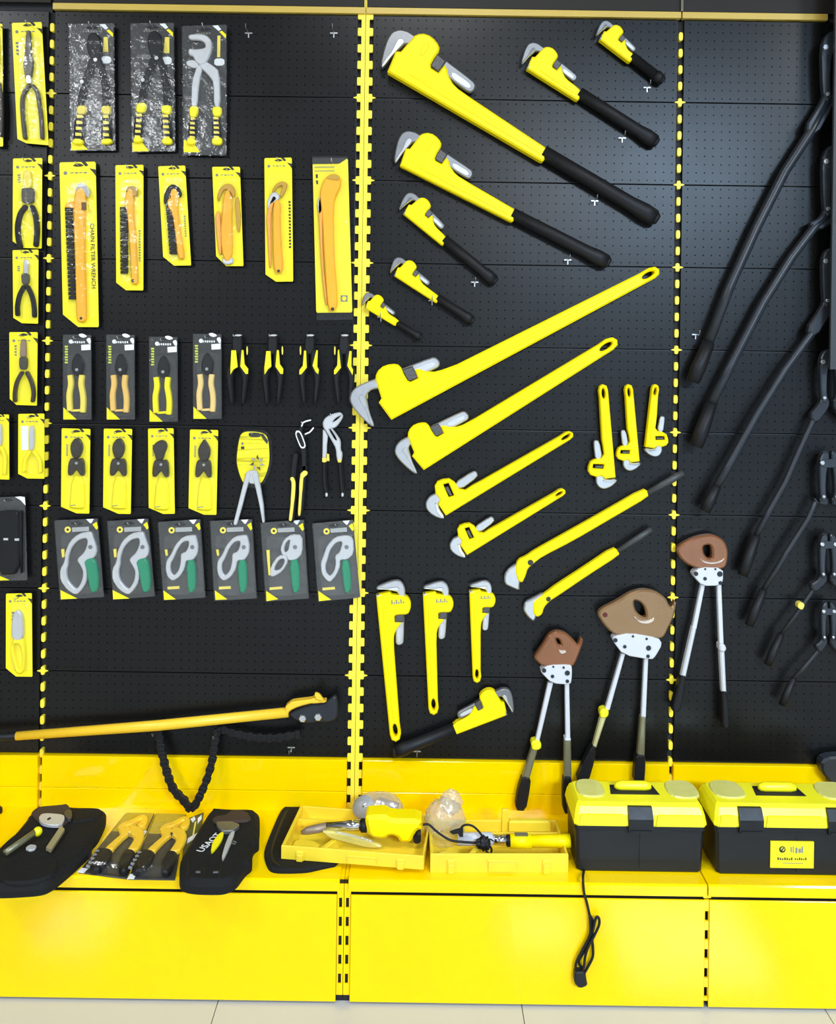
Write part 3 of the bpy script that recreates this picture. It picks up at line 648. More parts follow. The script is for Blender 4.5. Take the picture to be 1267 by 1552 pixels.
# ================================================================== carded and bagged pliers on the left
CY = -.020                                     # front of a hanging card
ident = lambda p: p
def pack_thing(name, label, cat, quad, group):
    cx = sum(p[0] for p in quad)/len(quad); ty = min(p[1] for p in quad); x, z = W(cx, ty + 6, CY)
    t = thing(name, label, cat, (x, 0, z), group)
    tube('hanging_wire', [(x, -.0006, z), (x, -.045, z), (x, -.052, z + .006)], [.0014]*3, STL, t, 8)
    return t
def uv(q):
    """bilinear frame over a card: q = top left, top right, bottom right, bottom left"""
    return lambda u, v: (((q[0][0]*(1-u)+q[1][0]*u)*(1-v) + (q[3][0]*(1-u)+q[2][0]*u)*v), ((q[0][1]*(1-u)+q[1][1]*u)*(1-v) + (q[3][1]*(1-u)+q[2][1]*u)*v))
def card(t, q, cut=(.35, .07), m=YELC, film=True, slot=True, deco='y', blister=True, top=0.0):
    f = uv(q); P = lambda *a: [f(u, v) for u, v in a]
    out = P((.03, top), (.97, top), (1, top+.01), (1, .99), (.98, 1), (cut[0], 1), (0, 1-cut[1]), (0, top+.01)) if cut else P((.03, 0), (.97, 0), (1, .01), (1, .99), (.97, 1), (.03, 1), (0, .99), (0, .01))
    c = prism('card', out, CY, .0016, m, t, bev=.0003)
    if film and m is not YELC: prism('film', P((-.02, -.004), (1.02, -.004), (1.02, 1.006), (-.02, 1.006)), CY - .0006, .0004, FILM, t, bev=0)
    hgt = abs(q[3][1]-q[0][1]); wid = abs(q[1][0]-q[0][0]); r = wid/hgt
    if slot: prism('hang_slot', P((.36, top+.10*r), (.44, top+.055*r), (.5, top+.035*r), (.6, top+.055*r), (.68, top+.10*r), (.58, top+.13*r), (.46, top+.13*r)), CY - .0003, .001, PRB if m is YELC else DRK, c, bev=0)
    if deco == 'y':
        prism('printed_stripe', P((.60, top), (.72, top), (.80, top+.10*r), (.72, top+.13*r)), CY - .0003, .001, PRB, c, bev=0)
        prism('printed_stripe', P((.82, top+.18*r), (1, top+.22*r), (1, top+.40*r), (.93, top+.30*r)), CY - .0003, .001, PRB, c, bev=0)
        prism('printed_mark', [f(.16+.055*math.cos(a*.785), top+.30*r+.055*r*math.sin(a*.785)) for a in range(8)], CY - .0003, .001, PRG, c, bev=0)
        for k in range(4): prism('printed_mark', P((.30+.12*k, top+.28*r), (.39+.12*k, top+.28*r), (.39+.12*k, top+(.30+.02*(k % 2))*r), (.30+.12*k, top+.315*r)), CY - .0003, .001, PRG, c, bev=0)
    if blister: prism('blister', P((.10, .16), (.20, .10), (.80, .10), (.90, .16), (.90, .90), (.82, .95), (.18, .95), (.10, .90)), -.037, .016, CLR, t, bev=.009, rnd=1)
    return c, f, P
def bars(c, f, u0, v0, u1, v1, n, m, y=CY - .0004, vertical=True):
    """a run of small printed letters, too small to read in the photograph"""
    for k in range(n):
        a, b = k/n, (k + .62)/n
        if vertical: pts = [(u0, v0+(v1-v0)*a), (u1, v0+(v1-v0)*a), (u1, v0+(v1-v0)*b), (u0+(u1-u0)*.25*(k % 2), v0+(v1-v0)*b)]
        else: pts = [(u0+(u1-u0)*a, v0), (u0+(u1-u0)*b, v0), (u0+(u1-u0)*b, v1), (u0+(u1-u0)*a, v1-(v1-v0)*.25*(k % 2))]
        prism('printed_letter', [f(*p) for p in pts], y, .0008, m, c, bev=0)
GL = 'carded pliers hanging at the left edge'
ca, cb, cd, cf = crop(0, 0, 3.52), crop(0, 220, 4.2233), crop(0, 490, 3.7265), crop(0, 740, 4.2233)
def plier(t, c, nose, joint, hl, hr, nm, jm, hm, w, tip=None):
    prism('jaws', c(nose), -.031, .010, nm, t, bev=.0015, rnd=1)
    if joint: prism('joint', c(joint), -.033, .013, jm, t, bev=.0015, rnd=1)
    s = 1.0
    for h in (hl, hr): prism('handle', rounded(stroke(spline(c(h), 4), w), 1), -.033, .012, hm, t, bev=.002)
DK = mat('brown_black_grip', (.035, .024, .014), .4, var=.2)
DKN = mat('dark_carded_steel', (.075, .070, .055), .42, metal=.4, var=.2)

q = [(-17, 36), (3.5, 36), (4.5, 222), (-14, 222)]
t = pack_thing('pliers_card', 'yellow card cut off by the left frame edge, topmost', 'pliers', q, GL); card(t, q); plier(t, ident, [(-8,50),(-4,50),(-2,105),(-9,105)], None, [(-8,125),(-12,160),(-11,205)], [(-3,125),(1,160),(0,205)], DKN, DKN, DK, 5)
q = ca([(62,122),(222,117),(259,775),(93,760)])
t = pack_thing('pliers_card', 'yellow card with long-nosed dark pliers, topmost whole card left of the dashed post', 'pliers', q, GL); c, f, P = card(t, q, cut=(.28, .03))
bars(c, f, .10, .16, .20, .28, 4, PRG)
plier(t, ca, [(138,165),(150,160),(160,165),(166,300),(178,330),(160,445),(138,440),(122,335),(130,305)], [(138,400),(162,400),(168,445),(136,445)], [(150,455),(122,500),(115,560),(121,650),(130,735)], [(172,455),(196,495),(207,560),(217,640),(222,735)], DKN, STL, DK, 5.4)
q = cb([(83,85),(270,82),(266,662),(80,655)])
t = pack_thing('pliers_card', 'yellow card with pliers with a square grey joint, second at the left edge', 'pliers', q, GL); c, f, P = card(t, q); bars(c, f, .16, .18, .26, .28, 4, PRG)
plier(t, cb, [(150,170),(170,160),(195,170),(200,280),(150,280)], [(135,280),(150,272),(205,272),(215,290),(212,360),(195,372),(150,372),(137,355)], [(158,392),(125,440),(108,520),(113,600),(125,650)], [(200,392),(222,450),(232,540),(225,640)], YELD, DKN, BLK, 7.2)
q = cb([(80,672),(246,668),(243,1143),(85,1138)])
t = pack_thing('pliers_card', 'small yellow card with short pliers, third at the left edge', 'pliers', q, GL); c, f, P = card(t, q); bars(c, f, .18, .22, .28, .30, 3, PRG)
plier(t, cb, [(150,735),(165,730),(178,740),(180,830),(148,830)], [(132,820),(182,820),(180,890),(140,895)], [(148,905),(120,960),(106,1030),(108,1085)], [(172,905),(200,970),(213,1040),(215,1095)], STL, DKN, BLK, 6)
q = cd([(52,50),(212,50),(208,465),(55,460)])
t = pack_thing('pliers_card', 'small yellow card with brown-handled pliers, fourth at the left edge', 'pliers', q, GL); c, f, P = card(t, q, cut=(.25, .08)); bars(c, f, .18, .18, .26, .34, 4, PRG)
plier(t, cd, [(115,95),(128,88),(142,95),(146,200),(110,200)], [(108,188),(148,188),(150,240),(142,262),(115,262),(106,240)], [(120,278),(92,330),(80,390),(80,440)], [(148,278),(172,330),(185,390),(180,440)], TAN, DKN, DK, 5.2)
q = cd([(-60,515),(50,515),(52,883),(-55,880)])
t = pack_thing('pliers_card', 'yellow card with yellow-handled pliers cut off by the left frame edge, below the brown-handled ones', 'pliers', q, GL); card(t, q)
plier(t, cd, [(-15,570),(5,570),(8,690),(-18,690)], None, [(-15,700),(-40,760),(-42,850)], [(2,700),(25,760),(22,850)], LGR, STL, YELC, 5)
q = cd([(103,512),(250,510),(251,878),(102,876)])
t = pack_thing('pliers_card', 'yellow card with grey blade, white label and yellow handles', 'pliers', q, GL); c, f, P = card(t, q)
prism('white_label', cd([(118,580),(160,580),(160,716),(120,716)]), CY - .0012, .001, PRW, c, bev=0)
plier(t, cd, [(165,582),(188,578),(190,690),(180,720),(165,715)], None, [(165,728),(138,775),(130,835)], [(190,728),(222,780),(225,840)], LGR, STL, YELC, 5)
q = cf([(-60,62),(158,52),(172,588),(-40,592)])
t = pack_thing('tool_pack', 'dark clear-fronted tool pack cut off by the left frame edge', 'tool pack', q, GL); c, f, P = card(t, q, cut=None, m=PACKC, deco=None, blister=False)
prism('tool_case', cf([(-30,160),(10,145),(100,145),(118,170),(118,300),(120,550),(-25,560)]), -.036, .014, BLP, t, bev=.004, rnd=1)
prism('rod', cf(stroke([(128,150),(128,400),(133,545)], [18, 16, 6])), -.034, .012, BLK, t, bev=.002)
for a in ((20,320,50,334), (92,322,120,337)): prism('buckle', cf(rect(*a)), -.039, .004, LGR, t, bev=.001)
prism('pack_corner', cf([(95,56),(130,52),(158,58),(163,110),(130,75)]), CY - .001, .0008, PRW, c, bev=0); prism('pack_corner', cf([(-40,545),(60,588),(-40,592)]), CY - .001, .0008, YELC, c, bev=0)
q = cf([(38,675),(203,672),(207,1207),(37,1205)])
t = pack_thing('knife_card', 'yellow card with pale knife-shaped tool, lowest at the left edge', 'knife', q, GL); c, f, P = card(t, q, cut=(.38, .10)); bars(c, f, .22, .22, .32, .34, 3, PRG)
prism('blade_sheath', cf([(75,850),(82,800),(110,780),(135,805),(142,860),(145,950),(128,978),(70,968)]), -.034, .013, LGR, t, bev=.003, rnd=1)
prism('handle', cf([(72,968),(130,972),(145,960),(157,1080),(152,1165),(130,1195),(95,1182),(74,1080)]), -.035, .014, YELC, t, bev=.004, rnd=1, holes=[cf([(80,1000),(125,1000),(140,1080),(132,1165),(110,1165),(86,1080)])])

# ------------------------------------------------------------------ dark packs in the top row
GT = 'large pliers in clear packs under the rail'
def dark_pack(label, q, caps, grips, feet, tri, tag, lab, extra=None):
    t = pack_thing('pliers_pack', label, 'pliers', ca(q), GT); c, f, P = card(t, ca(q), cut=None, m=PACKC, deco=None, blister=False)
    x1 = q[1][0]; y0 = q[1][1]
    prism('printed_stripe', ca([(x1-75,y0+5),(x1-45,y0+3),(x1-28,y0+25),(x1-42,y0+33)]), CY - .001, .0008, PRW, c, bev=0)
    prism('printed_stripe', ca([(x1-38,y0+38),(x1-24,y0+32),(x1-2,y0+52),(x1-3,y0+73)]), CY - .001, .0008, YELC, c, bev=0)
    prism('yellow_tag', ca(tag), CY - .001, .0008, YELD, c, bev=0); prism('price_label', ca(rounded(lab, 1)), CY - .0012, .001, PRW, c, bev=0)
    prism('printed_corner', ca(tri), CY - .001, .0008, YELC, c, bev=0)
    bars(c, f, .30, .055, .66, .068, 6, PRG, vertical=False)
    for k, (cp, g) in enumerate(zip(caps, grips)):
        h = prism('grip', ca(g), -.033, .012, BLK, t, bev=.003, rnd=1)
        prism('grip_cap', ca(cp), -.035, .014, YELD if caps[0][0][1] == 562 else YELC, h, bev=.003, rnd=1)
        (gx0, gy0), (gx1, _), (gx2, gy2), (gx3, gy3) = g[0], g[1], g[2], g[3]
        for i in range(5):
            a, b = (i+.15)/5, (i+.72)/5; L = lambda s: gx0+(gx3-gx0)*s; R = lambda s: gx1+(gx2-gx1)*s; Yv = lambda s: gy0+(gy3-gy0)*s
            wdt = R(a)-L(a)
            prism('grip_inlay', ca([(L(a)+wdt*.18, Yv(a)), (R(a)-wdt*.22, Yv(a)+3), (R(b)-wdt*.16, Yv(b)), (L(b)+wdt*.22, Yv(b))]), -.0345, .004, YELD if not k % 2 or True else PRW, h, bev=.0005)
    for fp in feet: prism('grip_foot', ca(fp), -.035, .014, YELC, t, bev=.003, rnd=1)
    if extra: extra(t)
    prism('blister', [f(*p) for p in ((.04,.12),(.96,.12),(.97,.95),(.04,.95))], -.042, .012, FILM, t, bev=.008, rnd=1)
    return t
def black_head(dx, dy):
    def go(t):
        o = lambda pts: ca([(a+dx, b+dy) for a, b in pts])
        prism('jaws', o([(470,180),(505,170),(535,200),(545,280),(520,330),(500,330),(470,290),(460,230)]), -.034, .012, BLP, t, bev=.003, rnd=1)
        for h in ([(500,310),(465,400),(440,480),(425,570)], [(515,310),(545,390),(562,480),(562,570)]): prism('handle_bar', rounded(stroke(spline(o(h), 4), [12, 11, 11, 10, 10, 10, 10, 10, 10, 10, 10, 10, 10]), 1), -.031, .010, BLP, t, bev=.002)
        prism('rivet', circ(*o([(508,318)])[0], 3.0), -.036, .004, STL, t, bev=.0006)
        prism('glint_bolt', circ(*o([(435,435)])[0], 3.2, 8), -.036, .004, LGR, t, bev=.0006)
    return go
dark_pack('clear pack of black pliers with faded amber grip tops, left in the top row', [(370,128),(605,125),(612,800),(380,802)],
          [[(408,562),(456,560),(457,590),(445,610),(408,606)], [(537,563),(588,562),(586,595),(578,610),(540,606)]], [[(400,606),(452,606),(440,765),(386,765)], [(540,606),(586,606),(592,765),(537,768)]],
          [[(386,738),(440,742),(440,768),(384,768)], [(537,740),(585,735),(598,755),(575,768),(537,768)]], [(380,755),(440,770),(470,798),(380,802)], [(553,197),(574,197),(578,276),(550,276)], rect(540,300,592,338), black_head(0, 0))
dark_pack('clear pack of black pliers with bright yellow grip tops, middle of the top row', [(697,125),(925,122),(932,805),(708,808)],
          [[(728,548),(775,546),(777,575),(765,602),(722,598)], [(858,560),(910,560),(912,590),(900,612),(858,600)]], [[(720,600),(766,602),(755,745),(707,745)], [(856,604),(905,608),(916,750),(862,750)]],
          [[(715,725),(745,725),(762,748),(740,760),(707,758)], [(862,735),(912,732),(916,768),(862,768)]], [(706,760),(760,762),(795,806),(708,808)], [(880,198),(903,198),(903,284),(873,282)], rect(863,303,915,343), black_head(325, -10))
def grey_head(t):
    prism('upper_jaw', ca([(1003,183),(1060,178),(1100,185),(1128,215),(1128,265),(1108,318),(1080,350),(1045,335),(1030,300),(1003,290),(1005,256),(1040,262),(1095,255),(1092,228),(1065,212),(1005,210)]), -.036, .014, LGR, t, bev=.003, rnd=1)
    prism('handle_bar', ca([(1055,345),(1095,325),(1130,345),(1170,378),(1174,570),(1140,570),(1138,440),(1115,405),(1085,375)]), -.034, .012, LGR, t, bev=.0025, rnd=1)
    prism('handle_bar', ca([(1022,430),(1040,380),(1052,338),(1082,352),(1060,440),(1050,570),(1018,570)]), -.032, .010, LGR, t, bev=.0025, rnd=1)
    prism('lower_jaw', ca([(990,325),(1030,316),(1062,340),(1050,362),(1025,362),(995,348)]), -.033, .010, LGR, t, bev=.002, rnd=1)
dark_pack('clear pack of pale grey slip-joint pliers with yellow grips, right in the top row', [(972,140),(1208,132),(1205,828),(980,825)],
          [[(1007,566),(1053,564),(1055,595),(1042,626),(1010,624)], [(1128,568),(1180,568),(1180,600),(1170,622),(1135,620)]], [[(1010,620),(1045,620),(1048,745),(1000,745)], [(1132,618),(1172,618),(1180,745),(1130,745)]],
          [[(1000,735),(1030,732),(1047,755),(1030,772),(992,768)], [(1130,732),(1178,730),(1184,755),(1172,772),(1128,770)]], [(980,745),(1040,772),(1068,812),(980,812)], [(1160,190),(1176,190),(1174,305),(1158,305)], rect(1143,312,1197,350), grey_head)

# ------------------------------------------------------------------ filter wrenches
GF = 'carded filter wrenches in the second row'
c3 = crop(220, 220, 3.7265)
def chain(t, cc, top, bot, w, n):
    for k in range(n):
        a, b = k/n, (k+.8)/n; X = lambda s: top[0]+(bot[0]-top[0])*s; Y = lambda s: top[1]+(bot[1]-top[1])*s
        prism('chain_link', cc([(X(a)-w*(.5 - .06*(k % 2)), Y(a)), (X(a)+w*.5, Y(a)), (X(b)+w*(.5 - .06*(k % 2)), Y(b)), (X(b)-w*.5, Y(b))]), -.0335 + .001*(k % 2), .010, BLP, t, bev=.0012)
q = cb([(380,110),(612,105),(632,1165),(404,1163)])
t = pack_thing('filter_wrench_card', 'largest yellow chain filter wrench card with vertical lettering, left in its row', 'filter wrench', q, GF); c, f, P = card(t, q, cut=(.42, .075))
chain(t, cb, (436,400), (460,992), 44, 22)
prism('handle', cb([(478,300),(500,268),(530,270),(548,300),(538,420),(538,700),(549,1110),(538,1132),(500,1132),(488,1110),(478,700),(468,420)]), -.035, .014, ORG, t, bev=.003, rnd=1)
prism('chain_arm', cb([(412,398),(425,370),(470,360),(478,400)]), -.034, .012, ORG, t, bev=.002); prism('head_plate', cb([(478,300),(490,255),(520,238),(555,262),(572,300),(560,335),(545,310),(525,275),(500,275)]), -.037, .014, LGR, t, bev=.002, rnd=1)  # pale head plate holds the blister's white reflection in its colour
prism('pin', cb(rect(520,365,550,415)), -.037, .004, mat('rust_pin', (.16,.07,.03), .5), t, bev=.001); prism('handle_eye', circ(*cb([(518,1108)])[0], 2.2, 10), -.0354, .002, PRB, t, bev=0)
text('lettering', 'CHAIN FILTER WRENCH', .0135*1.33, PRB, t, wall_text(140.5, 388, CY - .0012, 87.6), .0002)
q = cb([(738,128),(918,125),(917,930),(744,928)])
t = pack_thing('filter_wrench_card', 'yellow chain filter wrench card with long black chain, second in its row', 'filter wrench', q, GF); c, f, P = card(t, q, cut=(.36, .06))
chain(t, cb, (790,395), (793,826), 46, 18)
prism('handle', cb([(792,375),(806,300),(825,275),(850,280),(852,420),(868,640),(880,880),(865,892),(840,888),(830,640),(812,425)]), -.035, .014, ORG, t, bev=.003, rnd=1)
prism('head_plate', cb([(800,300),(820,262),(855,258),(880,285),(872,330),(850,320),(845,280),(815,290)]), -.037, .013, mat('ochre_plate', (.45,.28,.06), .4), t, bev=.002, rnd=1); prism('handle_eye', circ(*cb([(850,868)])[0], 2.6, 10), -.0354, .002, DK, t, bev=0)
bars(c, f, .83, .52, .90, .78, 12, PRG)
q = cb([(1012,135),(1185,130),(1223,770),(1047,772)])
t = pack_thing('filter_wrench_card', 'small yellow chain filter wrench card, black chain curling over the orange head', 'filter wrench', q, GF); c, f, P = card(t, q, cut=(.38, .09))
chain(t, cb, (1080,375), (1107,702), 44, 13)
prism('chain_loop', cb([(1046,375),(1050,310),(1070,270),(1100,247),(1140,262),(1162,310),(1150,335),(1132,310),(1105,272),(1085,300),(1090,330),(1066,372)]), -.034, .012, BLP, t, bev=.002, rnd=1)
prism('handle', cb([(1088,300),(1105,272),(1132,285),(1142,320),(1132,400),(1155,560),(1178,715),(1165,730),(1140,725),(1120,560),(1104,440),(1066,380),(1072,345),(1092,335)]), -.036, .014, ORG, t, bev=.003, rnd=1)
bars(c, f, .84, .5, .90, .72, 9, PRG)
def strap(t, cc, outer, hole, extra=()):
    prism('handle', cc(outer), -.036, .014, ORG, t, bev=.003, rnd=1)
    for nm, pts, m in extra: prism(nm, cc(pts), -.033, .010, m, t, bev=.002, rnd=1)
PALE = mat('pale_orange_strap', (.80, .36, .07), .4, var=.08); OCH = mat('ochre_strap', (.55, .30, .03), .4, var=.08)
q = c3([(378,122),(535,122),(555,683),(403,683)])
t = pack_thing('filter_wrench_card', 'small yellow card with a crumpled orange strap wrench, fourth in its row', 'filter wrench', q, GF); c, f, P = card(t, q, cut=(.36, .10))
strap(t, c3, [(432,400),(440,300),(455,250),(475,255),(490,330),(488,420),(492,600),(480,650),(450,655),(432,600),(425,480)], None,
      [('strap_loop', [(405,290),(425,235),(460,215),(495,225),(510,270),(500,300),(480,260),(450,245),(425,280),(415,320)], OCH), ('strap', [(395,380),(420,370),(428,480),(430,620),(415,610),(400,480)], PALE), ('buckle', [(430,640),(490,630),(500,665),(465,675),(440,668)], LGR)])
prism('strap_fold', c3([(505,300),(530,290),(540,420),(532,500),(518,470)]), -.030, .006, OCH, t, bev=.001, rnd=1); bars(c, f, .84, .45, .90, .66, 8, PRG)
q = c3([(673,73),(828,70),(836,770),(680,772)])
t = pack_thing('filter_wrench_card', 'tall narrow yellow card with an orange strap wrench and pale clasp, fifth in its row', 'filter wrench', q, GF); c, f, P = card(t, q, cut=(.38, .06))
strap(t, c3, [(722,330),(745,300),(765,330),(762,430),(768,560),(778,690),(765,722),(740,722),(725,690),(720,500)], None,
      [('strap_loop', [(715,260),(735,220),(770,203),(800,212),(802,235),(780,280),(768,300),(760,270),(780,225),(745,235),(725,270)], OCH), ('strap', [(683,400),(700,330),(722,280),(748,300),(720,330),(708,420),(712,690),(700,690),(690,500)], PALE), ('clasp', [(688,320),(710,270),(740,262),(762,290),(745,320),(710,330),(690,370)], LGR)])
bars(c, f, .86, .35, .94, .74, 15, PRB); prism('handle_eye', circ(*c3([(753,710)])[0], 2.2, 10), -.0364, .002, DK, t, bev=0)
q = c3([(945,78),(1145,75),(1170,945),(966,947)])
t = pack_thing('filter_wrench_card', 'widest yellow card with a large orange strap wrench, beside the double post', 'filter wrench', q, GF)
c, f, P = card(t, q, cut=None, m=YELC, slot=False, deco=None, blister=False)
prism('clear_sleeve', c3([(942,62),(1145,62),(1172,985),(968,988)]), CY - .004, .0005, FILM, t, bev=0)
prism('dark_top_band', c3([(944,72),(1145,72),(1095,105),(945,107)]), CY - .0008, .0009, PACKC, c, bev=0)
strap(t, c3, [(985,270),(1000,215),(1025,175),(1065,158),(1105,182),(1103,235),(1075,285),(1064,340),(1066,600),(1080,780),(1087,900),(1065,938),(1040,935),(1028,880),(1012,650),(1000,400)], None,
      [('strap', [(975,330),(990,270),(1010,300),(1000,380),(1002,650),(1030,900),(1018,900),(995,700),(980,420)], PALE), ('clasp', [(972,330),(985,280),(1010,285),(1000,370),(985,395),(975,370)], LGR)])
prism('strap_end', c3([(1015,185),(1060,160),(1100,172),(1095,200),(1050,195)]), -.038, .006, OCH, t, bev=.001, rnd=1)
bars(c, f, .06, .05, .62, .06, 16, PRG, vertical=False); bars(c, f, .06, .075, .62, .083, 14, PRG, vertical=False); bars(c, f, .08, .10, .14, .18, 2, PRB)
prism('printed_mark', c3(rect(1104,848,1143,884)), CY - .0008, .0008, PRG, c, bev=0); prism('printed_mark', circ(*c3([(1124,866)])[0], 3.4, 12), CY - .001, .0008, YELC, c, bev=0)
prism('handle_eye', circ(*c3([(1058,925)])[0], 2.6, 10), -.0364, .002, DK, t, bev=0)

# ------------------------------------------------------------------ clear packs of yellow-handled pliers
GP = 'clear packs of yellow-handled pliers in the third row'
for k, (dx, dy, hm, lab) in enumerate(((0, 0, YELD, 'first clear pack of pliers with yellow handles, nearest the left dashed post'), (245, 0, mat('amber_grip', (.80,.50,.12), .45), 'second clear pack of pliers, with amber handles'),
                                       (487, 12, YELC, 'third clear pack of pliers, with bright lemon handles'), (735, -4, mat('pale_amber_grip', (.82,.58,.20), .45), 'fourth clear pack of pliers, crinkled, with pale amber handles'))):
    o = lambda pts: cd([(a+dx, b+dy) for a, b in pts])
    q = o([(356,64),(514,66),(516,543),(357,543)]); t = pack_thing('pliers_pack', lab, 'pliers', q, GP); c, f, P = card(t, q, cut=None, m=PACKC, deco=None, blister=False)
    prism('printed_stripe', o([(442,62),(462,57),(485,66),(490,76),(470,82),(452,76)]), CY - .001, .0008, PRW, c, bev=0, rnd=1)
    prism('printed_stripe', o([(486,90),(506,80),(513,96),(511,118),(500,114)]), CY - .001, .0008, PRW, c, bev=0, rnd=1)
    prism('printed_mark', circ(*o([(400,103)])[0], 3.2, 10), CY - .001, .0008, PRW, c, bev=0); bars(c, f, .33, .075, .80, .100, 6, PRW, CY - .001, False)
    prism('price_label', o([(458,122),(511,118),(511,150),(460,153)]), CY - .0012, .001, PRW, c, bev=0)
    bars(c, f, .06, .13, .17, .35, 7, mat('lime_print', (.55,.62,.06), .6), CY - .001)
    prism('printed_corner', o([(358,475),(432,543),(358,543)]), CY - .001, .0008, YELC, c, bev=0)
    prism('jaws', o([(405,215),(420,180),(435,170),(450,185),(470,225),(462,285),(440,300),(415,290),(400,260)]), -.034, .012, BLP, t, bev=.003, rnd=1)
    prism('rivet', circ(*o([(432,262)])[0], 2.4, 10), -.036, .004, STL, t, bev=.0005)
    for h in ([(391,292),(396,345),(387,400),(388,450),(391,496)], [(459,292),(454,345),(463,400),(466,450),(462,505)]):
        prism('handle', rounded(stroke(spline(o(h), 4), 7.8, False), 1), -.035, .014, hm, t, bev=.0025)
    prism('handle_tie', o([(400,488),(455,484),(455,498),(400,500)]), -.030, .006, hm, t, bev=.001)
    prism('blister', [f(*p) for p in ((.08,.28),(.25,.22),(.80,.22),(.92,.28),(.92,.93),(.80,.96),(.15,.96),(.08,.9))], -.040, .012, FILM, t, bev=.008, rnd=1)

# ------------------------------------------------------------------ loose black pliers with yellow inlays
GB = 'loose black pliers with yellow inlays'
c7 = crop(340, 500, 5.759)
INL = [([(60,178),(100,178),(115,325),(80,345),(52,390),(52,330)], [(150,175),(165,178),(175,300),(207,340),(205,385),(185,385),(138,320)], 110, 'first loose pair of black pliers with yellow inlays, beside the crinkled clear pack'),
       ([(365,185),(402,185),(409,320),(380,345),(350,392),(348,330)], [(458,175),(474,178),(484,300),(513,340),(511,385),(490,385),(445,320)], 418, 'second loose pair of black pliers with yellow inlays'),
       ([(695,180),(713,182),(719,330),(672,388),(653,390),(655,350),(684,312)], [(803,175),(815,180),(810,320),(825,350),(819,388),(798,370),(769,312)], 742, 'third loose pair of black pliers with yellow inlays'),
       ([(990,180),(1000,170),(1015,310),(1018,330),(972,386),(956,388),(957,350),(985,310)], [(1092,185),(1110,185),(1108,320),(1124,350),(1118,396),(1072,312)], 1042, 'fourth loose pair of black pliers with yellow inlays, beside the double post')]
for a, b, cx, lab in INL:
    x, z = W(*c7([(cx, 60)])[0]); t = thing('hanging_pliers', lab, 'pliers', (x, 0, z), GB)
    tube('hanging_wire', [(x, -.0006, z), (x, -.05, z), (x, -.056, z + .006)], [.0014]*3, STL, t, 8)
    prism('jaws', c7([(cx-42,62),(cx-20,44),(cx+25,44),(cx+44,62),(cx+42,180),(cx+20,215),(cx-20,215),(cx-42,180)]), -.032, .018, BLP, t, bev=.003, rnd=1)
    prism('jaw_tip_glint', c7([(cx-30,52),(cx-12,40),(cx+30,38),(cx+44,48),(cx+20,58)]), -.034, .008, LGR, t, bev=.001, rnd=1)  # light grey puts the chrome head's glint into the colour
    for s, inl in ((-1, a), (1, b)):
        h = prism('handle', c7([(cx+s*12,170),(cx+s*58,165),(cx+s*64,300),(cx+s*96,345),(cx+s*92,430),(cx+s*78,540),(cx+s*62,650),(cx+s*34,655),(cx+s*34,560),(cx+s*44,440),(cx+s*28,360),(cx+s*6,320)]), -.034, .018, BLK, t, bev=.004, rnd=1)
        prism('inlay', c7(inl), -.036, .006, YELC, h, bev=.001)
    s = 1 if cx < 500 else -1
    prism('side_tag', c7(circ(cx+s*88 if s > 0 else cx-78, 180, 7, 10, 40)), -.030, .004, YELD, t, bev=.0006)

# ------------------------------------------------------------------ carded cutting pliers in the fourth row
GC = 'carded cutting pliers in the fourth row'
SMK = mat('smoky_brown_steel', (.055, .047, .035), .35, metal=.4, var=.25)
for dx, dy, hd, q0, lab in ((0, 0, 0, [(348,593),(510,597),(504,1075),(344,1072)], 'first yellow card of cutting pliers, nearest the left dashed post'), (237, 2, 0, [(586,595),(746,597),(738,1077),(582,1075)], 'second yellow card of cutting pliers, with a taller rounded head'),
                            (478, 8, 1, [(836,595),(980,593),(987,1076),(840,1078)], 'third yellow card of pliers, with flat-topped shouldered head'), (720, 10, 2, [(1073,600),(1232,603),(1222,1082),(1064,1080)], 'fourth yellow card of pliers, with a sharply pointed head')):
    o = lambda pts: cd([(a+dx, b+dy) for a, b in pts]); q = cd(q0)
    t = pack_thing('cutter_card', lab, 'pliers', q, GC); c, f, P = card(t, q, cut=(.55, .075)); bars(c, f, .16, .19, .23, .33, 8, PRG)
    head = [[(430,648),(445,652),(462,685),(463,720),(445,762),(410,762),(395,720),(396,685),(415,655)], [(430,650),(455,660),(465,690),(447,735),(440,765),(402,765),(395,735),(380,690),(402,665)], [(432,642),(448,668),(466,700),(464,740),(448,770),(412,770),(398,735),(397,700),(414,668)]][hd]
    prism('jaws', o(head), -.034, .013, SMK, t, bev=.003, rnd=1)
    prism('shoulders', o([(398,760),(430,768),(460,762),(470,790),(473,862),(452,862),(438,838),(430,822),(418,838),(400,862),(380,856),(384,790)]), -.036, .015, SMK, t, bev=.003, rnd=1)
    prism('rivet', circ(*o([(430,790)])[0], 2.2, 10), -.0375, .004, STL, t, bev=.0006)
    prism('handle_sleeve', o([(403,862),(470,866),(476,1040),(462,1052),(392,1046),(388,1036)]), -.030, .010, YELC, t, bev=.005, rnd=1)
    prism('printed_mark', o([(395,1028),(428,1024),(428,1028),(398,1033)]), -.0304, .0006, PRG, t, bev=0)

